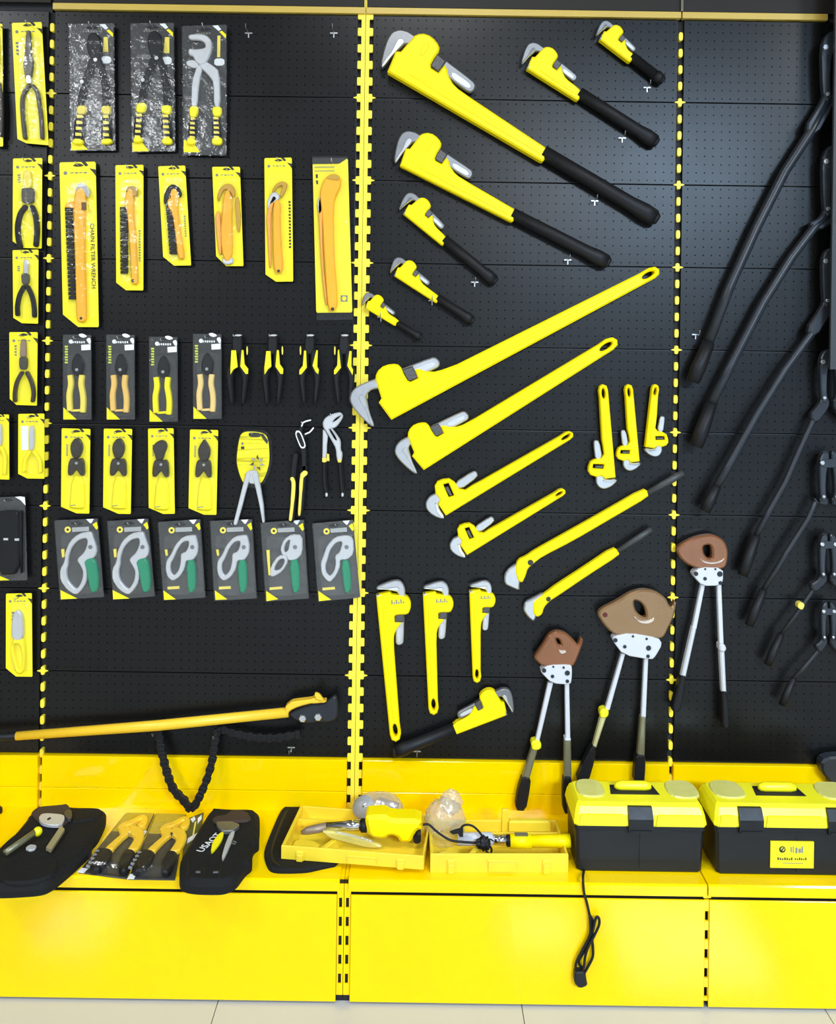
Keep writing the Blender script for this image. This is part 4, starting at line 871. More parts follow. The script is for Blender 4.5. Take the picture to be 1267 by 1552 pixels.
# ------------------------------------------------------------------ three special pliers
c5 = crop(270, 490, 4.2233); c9 = crop(420, 610, 7.757)
x, z = W(385, 655); t = thing('egg_pack_pliers', 'egg-shaped yellow card with pale grey pliers poking out below', 'pliers', (x, 0, z))
tube('hanging_wire', [(x, -.0006, z), (x, -.045, z), (x, -.05, z + .006)], [.0014]*3, STL, t, 8)
c = prism('card', c5([(398,712),(430,692),(500,694),(560,708),(580,760),(586,880),(566,960),(530,1032),(470,1015),(420,1032),(390,960),(372,880),(384,780)]), CY, .002, YELC, t, bev=.0004, rnd=2)
prism('shell', c5([(392,705),(430,682),(500,682),(568,698),(592,760),(598,880),(576,970),(535,1050),(470,1065),(415,1050),(380,965),(362,880),(374,775)]), -.042, .022, CLR, t, bev=.012, rnd=2)
prism('hang_slot', c5([(450,706),(462,698),(515,700),(528,712),(525,730),(455,728)]), CY - .0004, .001, PRB, c, bev=0, rnd=1); prism('printed_stripe', c5([(520,705),(545,708),(575,750),(570,775),(545,745)]), CY - .0004, .001, PRB, c, bev=0)
prism('printed_mark', c5(rect(402,788,424,806)), CY - .0004, .001, PRB, c, bev=0); prism('printed_mark', c5(rect(405,762,418,780)), CY - .0004, .001, PRG, c, bev=0)
for k in range(7):
    a = k*.9; prism('jaw_piece', c5([(505+28*math.cos(a), 895+34*math.sin(a)), (505+48*math.cos(a+.25), 895+52*math.sin(a+.25)), (505+22*math.cos(a+.8), 895+24*math.sin(a+.8))]), -.032 - .001*(k % 3), .006, DKN if k % 2 else STL, t, bev=.0006)
prism('joint_plate', c5([(440,955),(470,940),(505,945),(515,1000),(490,1030),(450,1025)]), -.034, .012, LGR, t, bev=.002, rnd=1)
for h, w in (([(452,960),(425,1050),(395,1170),(364,1284)], [8, 7, 6.5, 5.5]), ([(490,965),(512,1060),(532,1165),(545,1272)], [9, 7.5, 6, 3.5])): prism('handle', stroke(c5(h), w), -.036, .012, LGR, t, bev=.002)
x, z = W(460, 640); t = thing('pump_pliers', 'black pump pliers with two slim yellow grip edges and white slot rim', 'pliers', (x, 0, z))
tube('hanging_wire', [(x, -.0006, z), (x, -.045, z), (x, -.05, z + .006)], [.0014]*3, STL, t, 8)
prism('upper_jaw', c9([(235,330),(270,260),(320,200),(395,200),(400,225),(330,250),(300,310),(300,370),(250,370)]), -.032, .014, BLP, t, bev=.003, rnd=1)
prism('lower_jaw', c9([(215,345),(270,330),(300,370),(345,375),(400,335),(425,295),(432,310),(405,365),(350,400),(320,420),(340,520),(350,820),(300,860),(285,820),(280,560),(215,400)]), -.034, .012, BLP, t, bev=.003, rnd=1)
prism('slot_rim', c9([(222,330),(262,333),(290,370),(338,505),(322,540),(285,542),(262,512),(210,375)]), -.036, .004, PRW, t, bev=.0006, rnd=1, holes=[c9([(235,350),(258,352),(280,385),(322,500),(312,522),(292,524),(275,505),(224,380)])])
for s in ([(288,278),(300,240),(335,222),(392,208)], [(330,372),(378,352),(402,330),(425,300)]): prism('tooth_edge', stroke(c9(s), 2.2), -.036, .004, PRW, t, bev=.0004)
for h, w, b0 in (([(172,895),(192,960),(178,1180),(154,1385)], [6, 6, 5, 4.2], [(215,620),(185,880),(190,1100),(165,1390)]), ([(332,828),(290,880),(276,1060),(258,1325)], [8, 5.5, 4.4, 3.2], [(320,760),(300,950),(285,1150),(262,1330)])):
    g = prism('grip', stroke(spline(c9(b0), 4), 9), -.034, .014, BLK, t, bev=.003); prism('grip_edge', rounded(stroke(spline(c9(h), 4), [w[0]]*4 + [w[1]]*4 + [w[2]]*4 + [w[3]]), 1), -.037, .010, YELD, g, bev=.0015)
x, z = W(503, 628); t = thing('slip_joint_pliers', 'pale grey slip-joint pliers with black handles next to the double post', 'pliers', (x, 0, z))
tube('hanging_wire', [(x, -.0006, z), (x, -.045, z), (x, -.05, z + .006)], [.0014]*3, STL, t, 8)
prism('jaw_body', c9([(532,240),(560,185),(610,150),(690,123),(745,118),(776,155),(765,190),(738,235),(700,285),(665,305),(640,300),(700,380),(746,450),(746,565),(768,600),(755,705),(712,705),(696,640),(690,545),(640,450),(578,345),(542,300)]), -.040, .014, LGR, t, bev=.003, rnd=1,
      holes=[c9([(604,318),(630,313),(707,440),(680,452)]), c9([(640,240),(685,185),(750,150),(735,175),(690,215)])])
prism('second_leg', c9([(536,320),(565,330),(597,395),(584,500),(580,665),(530,665)]), -.034, .012, LGR, t, bev=.002)
for s in ([(528,655),(580,655),(580,700),(550,708),(528,700)], [(582,605),(608,612),(613,690),(582,690)], [(706,672),(755,668),(752,706),(715,706)]): prism('collar', c9(s), -.042, .012, YELD, t, bev=.0015)
for h in ([(556,700),(552,850),(560,980),(580,1085)], [(735,700),(745,850),(755,980),(768,1085)]):
    g = prism('grip', stroke(spline(c9(h), 4), [6.5]*13), -.038, .016, BLK, t, bev=.004); e = c9([h[-1]])[0]; prism('grip_tip', circ(*e, 2.0, 8, 3.2), -.040, .008, LGR, g, bev=.001)

# ------------------------------------------------------------------ clear packs of green-handled locking clamps
GG = 'clear packs of green-handled locking pliers in the fifth row'
c8 = crop(220, 770, 3.62)
def clamp_pack(label, cc, q, outer, inner, green, screw, tri, logo, bar, label_bar=None, rod=None, extra=None):
    Q = cc(q); t = pack_thing('locking_pliers_pack', label, 'locking pliers', Q, GG); c, f, P = card(t, Q, cut=None, m=PACKC, deco=None, blister=False)
    prism('printed_stripe', [f(*p) for p in ((.74,.0),(.92,.0),(.85,.055),(.82,.05))], CY - .001, .0008, PRW, c, bev=0); prism('printed_stripe', [f(*p) for p in ((.88,.07),(.98,.04),(1,.12),(.96,.14))], CY - .001, .0008, YELC, c, bev=0)
    prism('printed_corner', cc(tri), CY - .001, .0008, YELC, c, bev=0)
    lg = prism('printed_logo', circ(*cc([logo])[0], 4.8, 14), CY - .001, .0008, YELD, c, bev=0); prism('logo_mark', circ(*cc([logo])[0], 2.0, 8), CY - .0013, .0006, PRB, lg, bev=0)
    prism('printed_bar', cc(bar), CY - .001, .0008, mat('silver_print', (.38,.38,.36), .6), c, bev=0)
    if label_bar: prism('printed_label', cc(label_bar), CY - .001, .0008, YELD, c, bev=0)
    prism('clamp_jaws', cc(outer), -.035, .013, LGR, t, bev=.0025, rnd=1, holes=[rounded(cc(i), 1) for i in inner])
    prism('handle', cc(green), -.038, .017, GRN, t, bev=.004, rnd=1)
    prism('adjusting_screw', circ(*cc([screw])[0], 3.2, 10), -.037, .004, DIE, t, bev=.0006)
    if rod: prism('side_rod', cc(rod), -.034, .008, YELD, t, bev=.001)
    if extra: extra(t, cc)
    prism('blister', [f(*p) for p in ((.06,.22),(.2,.17),(.85,.17),(.96,.24),(.98,.92),(.86,.96),(.16,.96),(.08,.9))], -.043, .012, FILM, t, bev=.008, rnd=1)
OUT1 = [(562,280),(500,292),(445,340),(415,410),(411,470),(382,520),(383,590),(425,650),(485,687),(522,652),(552,600),(557,530),(538,478),(560,458),(605,445),(620,395),(598,330),(582,284)]
IN1 = [(553,318),(500,332),(452,385),(434,450),(434,490),(421,530),(430,590),(468,638),(492,648),(525,592),(531,532),(510,492),(488,457),(540,410),(560,350)]
GR1 = [(535,456),(606,450),(626,560),(624,650),(597,676),(572,656),(556,560)]
for dx, lab, q in ((0, 'first green-handled locking pliers pack, wide double-bowed jaws, nearest the dashed post', [(350,207),(622,195),(662,695),(388,712)]), (334, 'second green-handled locking pliers pack, wide double-bowed jaws', [(688,212),(945,195),(988,690),(728,712)])):
    sh = lambda pts: [(a+dx, b) for a, b in pts]
    clamp_pack(lab, cf, q, sh(OUT1), [sh(IN1)], sh(GR1), (577+dx, 377), sh([(387,652),(495,706),(390,711)]), (433+dx, 265), sh([(460,252),(568,246),(570,274),(462,280)]), rod=sh([(390,392),(408,390),(410,440),(396,445)]))
OUT3 = [(272,148),(205,158),(162,205),(140,258),(114,290),(110,340),(122,382),(150,403),(190,378),(216,332),(223,288),(262,288),(286,252),(290,208),(280,165)]
IN3 = [(240,180),(205,187),(176,225),(156,275),(136,310),(138,350),(155,376),(184,342),(194,292),(194,252),(220,244),(236,215)]
GR3 = [(222,290),(272,286),(276,440),(256,470),(232,464)]
for dx, lab, q in ((0, 'third green-handled locking pliers pack, left of two alike under the egg-shaped card', [(72,78),(300,62),(328,490),(103,505)]), (282, 'fourth green-handled locking pliers pack, right of two alike under the egg-shaped card', [(358,72),(584,62),(610,495),(382,508)])):
    sh = lambda pts: [(a+dx, b) for a, b in pts]
    clamp_pack(lab, c8, q, sh(OUT3), [sh(IN3)], sh(GR3), (258+dx, 215), sh([(100,452),(168,501),(104,504)]), (145+dx, 122), sh([(165,108),(256,104),(258,128),(167,132)]), sh([(122,432),(187,428),(188,443),(123,447)]), sh([(106,230),(120,230),(122,262),(112,262)]))
def leaf(t, cc):
    prism('lower_jaw', cc([(683,376),(688,320),(728,262),(772,258),(785,295),(752,350),(705,378)]), -.035, .013, LGR, t, bev=.0025, rnd=1, holes=[rounded(cc([(706,348),(712,318),(740,280),(762,280),(764,300),(740,340)]), 1)])
clamp_pack('fifth green-handled locking pliers pack, with the smallest crossed jaws', c8, [(635,82),(868,65),(895,495),(664,512)], [(862,150),(800,146),(758,175),(740,225),(752,262),(775,262),(785,290),(830,285),(862,250)], [[(795,172),(772,190),(760,225),(766,248),(785,232),(790,200)]],
           [(788,288),(842,284),(848,440),(832,470),(806,464)], (822,215), [(664,455),(730,500),(666,511)], (706,126), [(726,112),(818,106),(820,130),(728,134)], [(682,436),(752,430),(753,444),(683,450)], [(664,232),(682,232),(686,370),(676,370)], leaf)
clamp_pack('sixth green-handled locking pliers pack, overlapping the double post', c8, [(920,85),(1140,66),(1180,490),(952,512)], [(1105,150),(1040,160),(995,210),(978,262),(962,300),(966,360),(990,395),(1015,409),(1048,372),(1070,320),(1068,285),(1110,285),(1145,250),(1142,165)], [[(1085,182),(1045,190),(1012,235),(1000,285),(988,315),(992,355),(1012,378),(1035,350),(1046,305),(1040,262),(1065,248)]],
           [(1073,290),(1120,286),(1132,440),(1114,472),(1090,464)], (1105,215), [(950,455),(1020,503),(954,511)], (995,128), [(1015,114),(1105,106),(1108,130),(1018,136)], [(972,438),(1040,432),(1042,446),(974,452)])

# ================================================================== goods on the shelf
def P3(px, py, y): x, z = W(px, py, y); return (x, y, z)
def lay(name, pts, h0, h1, m, parent, bev=.003, rnd=1, label=None, holes=(), lvl=None):
    """piece lying on the shelf: top outline measured in the photograph at height h1 above the shelf"""
    z = SHELF + h1; return slab(name, [S(a, b, z) for a, b in pts], SHELF + h0, z, m, parent, bev=bev, rnd=rnd, holes=[[S(a, b, z) for a, b in h] for h in holes], label=label)
cA, cB, cC, cE = crop(0, 1200, 7.453), crop(110, 1210, 6.335), crop(260, 1210, 8.447), crop(400, 1190, 5.279)

# toolboxes
def toolbox(label, xl, xr, yp, zbody, ztop, latches, handle, pads, sticker=None):
    yf = S((xl+xr)/2, yp)[1]; D = .145; yb = yf + D
    xa, xb = W(xl, yp, yf)[0], W(xr, yp, yf)[0]; zb = W(xl, zbody, yf)[1]; zt = W(xl, ztop, yf + .02)[1]; xc = (xa+xb)/2
    t = thing('toolbox', label, 'toolbox', (xc, (yf+yb)/2, SHELF), 'black and yellow toolboxes')
    R = lambda e, f, z: [(xa-e, yf-f, z), (xb+e, yf-f, z), (xb+e, yb+f, z), (xa-e, yb+f, z)]
    RO = lambda e, f, z, c=.008: [(xa-e+c, yf-f, z), (xb+e-c, yf-f, z), (xb+e, yf-f+c, z), (xb+e, yb+f-c, z), (xb+e-c, yb+f, z), (xa-e+c, yb+f, z), (xa-e, yb+f-c, z), (xa-e, yf-f+c, z)]
    body = hull('body', [RO(-.004, -.004, SHELF), RO(0, 0, SHELF+.005), RO(.004, .003, zb-.012), RO(.008, .006, zb-.010), RO(.008, .006, zb+.001)], BLP, t)
    n = 2
    for k in range(1, n): box('body_rib', xa + (xb-xa)*k/n - .0015, xa + (xb-xa)*k/n + .0015, yf-.0035, yf+.004, SHELF+.012, zb-.02, BLP, body)
    h = zt - zb
    lid = hull('lid', [RO(.008, .008, zb+.002), RO(.010, .010, zb+h*.12), RO(.006, .004, zb+h*.55), RO(.001, -.006, zb+h*.86), RO(-.006, -.016, zt)], YELB, t)
    last = xa - .002
    for a, b in latches + [(None, None)]:
        x1 = W(a, zbody, yf)[0] - .004 if a else xb + .004
        if x1 - last > .03:
            hull('lid_panel', [[(last+.004, yf-.0145, zb+.006), (x1-.004, yf-.0145, zb+.006), (x1-.004, yf-.004, zb+.006), (last+.004, yf-.004, zb+.006)],
                               [(last+.010, yf-.0105, zb+h*.58), (x1-.010, yf-.0105, zb+h*.58), (x1-.010, yf+.004, zb+h*.58), (last+.010, yf+.004, zb+h*.58)]], YELB, lid)
        if b: last = W(b, zbody, yf)[0] + .004
    for a, b in latches:
        x0, x1 = W(a, zbody, yf)[0], W(b, zbody, yf)[0]
        la = hull('latch', [[(x0, yf-.0165, zb-.012), (x1, yf-.0165, zb-.012), (x1, yf-.002, zb-.012), (x0, yf-.002, zb-.012)], [(x0, yf-.0175, zb+h*.45), (x1, yf-.0175, zb+h*.45), (x1, yf+.004, zb+h*.45), (x0, yf+.004, zb+h*.45)],
                            [(x0+.001, yf-.003, zb+h*.92), (x1-.001, yf-.003, zb+h*.92), (x1-.001, yf+.012, zb+h*.90), (x0+.001, yf+.012, zb+h*.90)]], BLP, t)
        box('latch_lip', x0+.004, x1-.004, yf-.020, yf-.015, zb-.010, zb-.004, BLP, la, .001)
    yc = (yf+yb)/2 + .01
    hx0, hx1 = [W(q, ztop, yc)[0] for q in handle]
    hr = slab('handle_recess', [(hx0-.018, yc-.026), (hx1+.018, yc-.026), (hx1+.010, yc+.026), (hx0-.010, yc+.026)], zt-.004, zt+.0012, DRK, lid, bev=0)
    tube('handle', [(hx0+.002, yc+.002, zt+.003), (hx0+.006, yc+.002, zt+.009), (hx0+.016, yc+.002, zt+.011), (hx1-.016, yc+.002, zt+.011), (hx1-.006, yc+.002, zt+.009), (hx1-.002, yc+.002, zt+.003)], [.006, .011, .013, .013, .011, .006], YELB, t, 12)
    for a, b in pads:
        x0, x1 = W(a, ztop, yc)[0], W(b, ztop, yc)[0]
        slab('clear_compartment', [(x0-.006, yc-.046), (x1+.006, yc-.046), (x1+.004, yc+.054), (x0-.004, yc+.054)], zt-.003, zt+.004, mat('milky_yellow_clear_plastic', (.66, .62, .16), .22, var=.1), lid, bev=.003, rnd=2)
    if sticker:
        (a, b), (c, d) = sticker; x0, z1 = W(a, c, yf-.006); x1, z0 = W(b, d, yf-.006); ys = yf - .0058
        st = box('sticker', x0, x1, ys-.0006, ys+.003, z0, z1, YELC, t)
        lgx, lgz = x0 + (x1-x0)*.27, z1 - (z1-z0)*.30
        put('sticker_logo', prism_bm(circ(lgx, lgz, .0088), [circ(lgx+.001, lgz+.001, .0052)], ys, ys-.0012, 0, lambda x, z, y: (x, y, z)), PRB, st)
        put('sticker_logo', prism_bm([(lgx-.005, lgz-.004), (lgx-.002, lgz-.006), (lgx+.005, lgz+.004), (lgx+.002, lgz+.005)], [], ys, ys-.0012, 0, lambda x, z, y: (x, y, z)), PRB, st)
        for k, (u0, u1, v0, v1, m) in enumerate([(.46, .49, .20, .40, PRG), (.51, .535, .18, .42, PRG), (.57, .62, .22, .44, PRG), (.64, .70, .26, .42, PRG), (.71, .75, .18, .42, PRG)] + [(.16+.052*q, .195+.052*q, .60+.02*(q % 3), .70, PRB) for q in range(7)] + [(.56+.048*q, .592+.048*q, .60+.02*((q+1) % 3), .69, PRB) for q in range(6)] + [(.28, .75, .80, .825, PRG)]):
            box('sticker_print', x0+(x1-x0)*u0, x0+(x1-x0)*u1, ys-.0011, ys, z1-(z1-z0)*v1, z1-(z1-z0)*v0, m, st)
toolbox('black toolbox with lime yellow lid and one centre latch, left of the labelled one', 874, 1064, 1322, 1250, 1213, [(951, 988)], (932, 986), [(876, 912), (1012, 1054)])
toolbox('black toolbox with lime yellow lid and a yellow sticker, at the right edge', 1086, 1328, 1327, 1252, 1215, [(1118, 1154), (1252, 1290)], (1150, 1206), [(1080, 1124), (1240, 1292)], ((1168, 1233), (1275, 1316)))
t = thing('dark_case', 'dark bluish case standing behind the labelled toolbox at the right edge', 'case', (*S(1275, 1226), SHELF))
o = prism('case_shell', [(1246,1153),(1262,1147),(1330,1147),(1330,1224),(1268,1224),(1262,1190),(1245,1170)], -.055, .036, BLS, t, bev=.006, rnd=1)
prism('case_clasp', [(1272,1152),(1290,1152),(1290,1168),(1272,1168)], -.058, .005, BLP, t, bev=.001)

# pouches
t = thing('tool_pouch', 'black pouch with a ratchet cutter and yellow-tipped handle, left on the shelf', 'pouch', (*S(70, 1300), SHELF), 'black fabric pouches on the shelf')
PO = cA([(325,225),(420,155),(560,150),(690,135),(750,112),(800,155),(1150,155),(1205,200),(1195,290),(1110,470),(1030,550),(1045,600),(840,790),(640,960),(520,1030),(400,1052),(0,1075),(-220,1050),(-160,760),(0,570),(180,430),(310,270)])
lay('pouch_body', PO, 0, .030, BLF, t, bev=.016, rnd=2)
lay('pouch_flap', cA([(345,225),(430,160),(700,140),(760,125),(800,180),(805,290),(700,390),(470,365),(385,270)]), .026, .036, mat('brown_lining', (.045,.026,.016), .8, var=.3, scale=60, bump=.3), t, bev=.004, rnd=1)
lay('pouch_fold', cA([(800,290),(1000,270),(1130,200),(1185,215),(1100,300),(900,330),(810,345)]), .026, .034, BLF, t, bev=.004, rnd=1)
lay('pouch_pocket', cA([(20,900),(250,680),(430,640),(640,720),(660,900),(430,1010),(20,1030)]), .026, .036, BLF, t, bev=.006, rnd=2)
lay('cutter_plate', cA([(435,290),(470,245),(560,240),(720,255),(735,300),(690,375),(560,375),(465,350)]), .034, .042, LGR, t, bev=.001, rnd=1)
lay('plate_hole', cA([(525,310),(560,285),(585,295),(545,322)]), .040, .0425, DRK, t, bev=0, rnd=1)
lay('cutter_tip', cA([(745,200),(800,195),(815,250),(805,300),(760,300),(720,250)]), .034, .044, NUT, t, bev=.001, rnd=1)
tube('cutter_handle', [(*S(*cA([(60,690)])[0], SHELF+.045), SHELF+.045), (*S(*cA([(250,560)])[0], SHELF+.048), SHELF+.048), (*S(*cA([(395,460)])[0], SHELF+.05), SHELF+.05)], [.0085]*3, OLV, t, 12)
bm = bmesh.new(); bmesh.ops.create_uvsphere(bm, u_segments=14, v_segments=10, radius=.0125); bmesh.ops.translate(bm, verts=bm.verts, vec=(*S(*cA([(425,450)])[0], SHELF+.05), SHELF+.05)); put('yellow_knob', bm, YELB, t, True)
lay('cutter_bar', cA([(520,620),(690,370),(730,415),(575,650)]), .036, .046, mat('pale_brass_bar', (.45,.40,.22), .3, metal=.4), t, bev=.0015, rnd=0)
lay('steel_clip', cA([(280,635),(340,590),(415,600),(400,640),(340,660)]), .036, .041, LGR, t, bev=.001, rnd=1)
t = thing('tool_pouch', 'black pouch with white lettering and a yellow blade, beside the blister packs', 'pouch', (*S(330, 1300), SHELF), 'black fabric pouches on the shelf')
lay('pouch_body', cC([(500,105),(560,97),(760,115),(1000,112),(1090,125),(1130,180),(1132,360),(1115,400),(1130,510),(1052,560),(1030,640),(1040,770),(950,830),(830,1000),(720,1050),(630,1070),(350,1066),(200,1048),(105,1000),(100,830),(130,700),(350,350)]), 0, .034, BLF, t, bev=.014, rnd=2)
lay('pouch_flap', cC([(510,250),(580,215),(700,200),(760,140),(960,145),(1030,250),(960,285),(780,290),(560,310)]), .030, .040, mat('brown_lining', (.045,.026,.016), .8), t, bev=.004, rnd=1)
lay('tool_head', cC([(565,300),(610,288),(700,290),(780,290),(885,330),(800,400),(740,415),(650,412),(600,370)]), .036, .046, DIE, t, bev=.002, rnd=1)
lay('yellow_blade', cC([(500,690),(520,560),(600,450),(660,420),(668,455),(640,530),(560,640)]), .034, .041, YELC, t, bev=.001, rnd=1)
lay('steel_strip', cC([(640,750),(680,600),(740,450),(800,400),(810,420),(760,560),(700,700),(660,770)]), .034, .042, LGR, t, bev=.001, rnd=1)
for a in ([(310,925),(370,925),(370,945),(310,945)], [(530,930),(600,925),(600,945),(530,950)]): lay('buckle', cC(a), .030, .0365, mat('dull_buckle', (.10,.10,.10), .4), t, bev=.001, rnd=0)
for k in range(3): lay('pouch_seam', cC([(210+220*k,760),(222+220*k,760),(212+200*k,1010),(200+200*k,1010)]), .03, .0352, BLP, t, bev=.0008, rnd=0)
x, y = S(*cC([(487,560)])[0], SHELF+.036); text('lettering', 'USAOT', .030, PRW, t, Matrix.Translation((x, y, SHELF+.0352)) @ Matrix.Rotation(math.radians(70), 4, 'Z'), .0004)
x, y = S(*cC([(805,565)])[0], SHELF+.036); text('lettering', '57', .018, PRG, t, Matrix.Translation((x, y, SHELF+.0352)) @ Matrix.Rotation(math.radians(70), 4, 'Z'), .0004)
t = thing('foam_pad', 'black rounded pad lying under the open case with the heat tool', 'pad', (*S(430, 1300), SHELF))
lay('pad_body', [(447,1219),(434,1219),(425,1226),(412,1256),(401,1284),(400,1295),(407,1314),(420,1318),(465,1317),(485,1312),(520,1305),(520,1225)], 0, .012, BLF, t, bev=.005, rnd=2)
lay('pad_seam', [(440,1224),(430,1232),(409,1286),(411,1306),(422,1312),(426,1311),(414,1302),(413,1286),(433,1234)], .010, .0132, BLP, t, bev=.0005, rnd=1)
t = thing('black_cap', 'small black cap lying at the very left edge of the shelf', 'cap', (*S(-4, 1232), SHELF))
xx, yy = S(-4, 1232); tube('cap_body', [(xx, yy, SHELF), (xx, yy, SHELF+.012), (xx, yy, SHELF+.016)], [.014, .014, .011], BLP, t, 16); tube('cap_knob', [(xx, yy, SHELF+.015), (xx, yy, SHELF+.022)], [.006, .005], BLP, t, 12)

# flat blister packs with curved yellow pliers
def flat_pack(label, q, full=True, dx=0, dy=0):
    f = uv([S(*p, SHELF+.004) for p in cB(q)]); Q = lambda pts: [f(u, v) for u, v in pts]
    t = thing('blister_pack', label, 'pliers', (*f(.5, .5), SHELF), 'flat packs on the shelf')
    Z = lambda h: SHELF + h
    slab('card', Q([(.02,0),(.98,0),(1,.03),(1,1),(0,1),(0,.03)]), Z(0), Z(.003), PACKC if full else mat('olive_card', (.10,.10,.03), .5), t, bev=.0005)
    if full:
        slab('pack_header', Q([(.03,.01),(.97,.01),(.97,.34),(.03,.34)]), Z(.002), Z(.0042), mat('smoky_yellow_header', (.50,.36,.03), .45, var=.2, scale=60), t, bev=0)
        o = lambda pts: [S(*p, SHELF+.016) for p in cB([(a + dx, b + dy) for a, b in pts])]
        slab('jaws', o([(425,268),(480,225),(560,203),(640,158),(700,150),(727,185),(708,245),(655,272),(618,244),(655,216),(666,192),(640,196),(575,240),(505,262),(450,292)]), Z(.004), Z(.016), AMB, t, bev=.003, rnd=1)
        slab('handle', o([(300,478),(390,398),(462,338),(436,292),(470,262),(545,258),(560,300),(540,332),(500,362),(430,430),(378,494)]), Z(.005), Z(.017), AMB, t, bev=.004, rnd=1)
        slab('handle', o([(540,262),(620,262),(672,290),(694,335),(678,400),(612,500),(522,492),(578,410),(592,368),(570,340),(535,330)]), Z(.006), Z(.018), AMB, t, bev=.004, rnd=1)
        slab('rivet', o(circ(545, 340, 16, 10)), Z(.014), Z(.021), CHR, t, bev=.001)
        g = slab('grip', o([(255,476),(390,490),(350,580),(275,680),(180,694),(168,630),(210,530)]), Z(.004), Z(.020), BLK, t, bev=.005, rnd=1)
        for k in range(5): slab('grip_rib', o([(225-22*k,505+36*k),(258-22*k,515+36*k),(250-22*k,528+36*k),(217-22*k,518+36*k)]), Z(.016), Z(.0212), mat('grey_rib', (.25,.25,.24), .4), g, bev=.0005)
        slab('grip', o([(500,488),(606,498),(580,590),(522,704),(450,694),(440,600)]), Z(.004), Z(.020), BLK, t, bev=.005, rnd=1)
        slab('white_tag', Q([(.80,.30),(1.0,.31),(.98,.37),(.80,.36)]), Z(.003), Z(.0045), PRW, t, bev=0)
        slab('blister', Q([(.03,.36),(.10,.26),(.88,.26),(.97,.36),(.98,.97),(.02,.97)]), Z(.004), Z(.028), FILM, t, bev=.008, rnd=1)
        slab('end_tab', Q([(.0,.94),(.14,.94),(.12,1.0),(-.02,1.0)]), Z(.0015), Z(.004), PRW, t, bev=0)
    else:
        slab('printed_stripe', Q([(.18,.05),(.42,.02),(.52,.10),(.36,.15)]), Z(.003), Z(.0045), PRW, t, bev=0); slab('printed_stripe', Q([(.66,.10),(.88,.05),(.92,.14),(.70,.22)]), Z(.003), Z(.0045), PRW, t, bev=0)
        slab('printed_band', Q([(.50,.16),(.60,.16),(.58,.50),(.48,.50)]), Z(.003), Z(.0045), YELD, t, bev=0); slab('printed_label', Q([(.20,.48),(.82,.42),(.80,.52),(.20,.58)]), Z(.003), Z(.005), PRW, t, bev=0)
flat_pack('blister pack of curved amber pliers lying next to the left pouch', [(515,132),(790,138),(520,765),(55,705)])
flat_pack('blister pack of curved amber pliers lying next to the lettered pouch', [(800,138),(1092,150),(985,775),(535,768)], dx=405, dy=14)
flat_pack('olive flat pack with white stripes under the point of the hanging chain', [(1105,190),(1262,128),(1180,620),(1040,640)], False)

# open yellow cases
def tray(label, fl, fr, depth, h, clips, grip):
    A, B = Vector(S(*fl)), Vector(S(*fr)); d = (B-A).normalized(); n = Vector((-d.y, d.x))
    C, D = B + n*depth, A + n*depth
    t = thing('open_case', label, 'tool case', (*((A+B+C+D)/4), SHELF), 'open yellow tool cases')
    pt = lambda u, v: tuple(A + d*(B-A).length*u + n*depth*v)
    L = (B-A).length; e = .006/L; g = .006/depth; Z = lambda q: SHELF + .0005 + q
    base = .013 if 'heat' in label else 0.0
    slab('case_floor', [pt(.02,.02), pt(.98,.02), pt(.98,.98), pt(.02,.98)], Z(base), Z(base+.006), YELT, t, bev=.001)
    w = slab('case_wall', [pt(0,0), pt(1,0), pt(1,1), pt(0,1)], Z(base), Z(base+h), YELT, t, bev=.0015, holes=[[pt(e*1.5,g), pt(1-e,g), pt(1-e,1-g), pt(e*1.5,1-g)]])
    slab('inner_rib', [pt(e,.70), pt(1-e,.70), pt(1-e,.735), pt(e,.735)], Z(base+.006), Z(base+h*.80), YELT, t, bev=.001)
    slab('inner_rib', [pt(.26,.03), pt(.30,.03), pt(.40,.40), pt(.36,.40)], Z(base+.006), Z(base+h*.86), YELT, t, bev=.002)
    slab('inner_block', [pt(.05,.05), pt(.22,.05), pt(.25,.30), pt(.05,.34)], Z(base+.006), Z(base+h*.55), YELT, t, bev=.006, rnd=1)
    for u in clips:
        cl = slab('case_clip', [pt(u-.028,-.022), pt(u+.028,-.022), pt(u+.028,.01), pt(u-.028,.01)], Z(base+.001), Z(base+h*.72), YELT, t, bev=.003)
        slab('clip_hook', [pt(u-.020,-.040), pt(u+.020,-.040), pt(u+.020,-.02), pt(u-.020,-.02)], Z(base+.0005), Z(base+h*.50), YELT, cl, bev=.002)
    slab('case_grip', [pt(grip-.10,-.020), pt(grip+.10,-.020), pt(grip+.085,.01), pt(grip-.085,.01)], Z(base+h*.10), Z(base+h*.62), YELT, t, bev=.003)
    slab('case_grip', [pt(grip-.11,-.028), pt(grip+.11,-.028), pt(grip+.11,.01), pt(grip-.11,.01)], Z(base+h*.62), Z(base+h*.72), YELT, t, bev=.002)
    return t, pt
tray('open yellow case holding the heat tool, left of the two cases', (426,1309), (642,1326), .215, .036, (.135, .84), .57)
t2, pt2 = tray('open yellow case holding a yellow-handled bar tool, right of the two cases', (652,1323), (861,1323), .175, .050, (.15, .84), .52)
slab('case_post', [pt2(.57,.93), pt2(.62,.93), pt2(.62,1.0), pt2(.57,1.0)], SHELF+.01, SHELF+.085, YELT, t2, bev=.002)
slab('back_rail', [pt2(.62,.86), pt2(.94,.86), pt2(.90,.985), pt2(.62,.985)], SHELF+.03, SHELF+.058, YELT, t2, bev=.004)

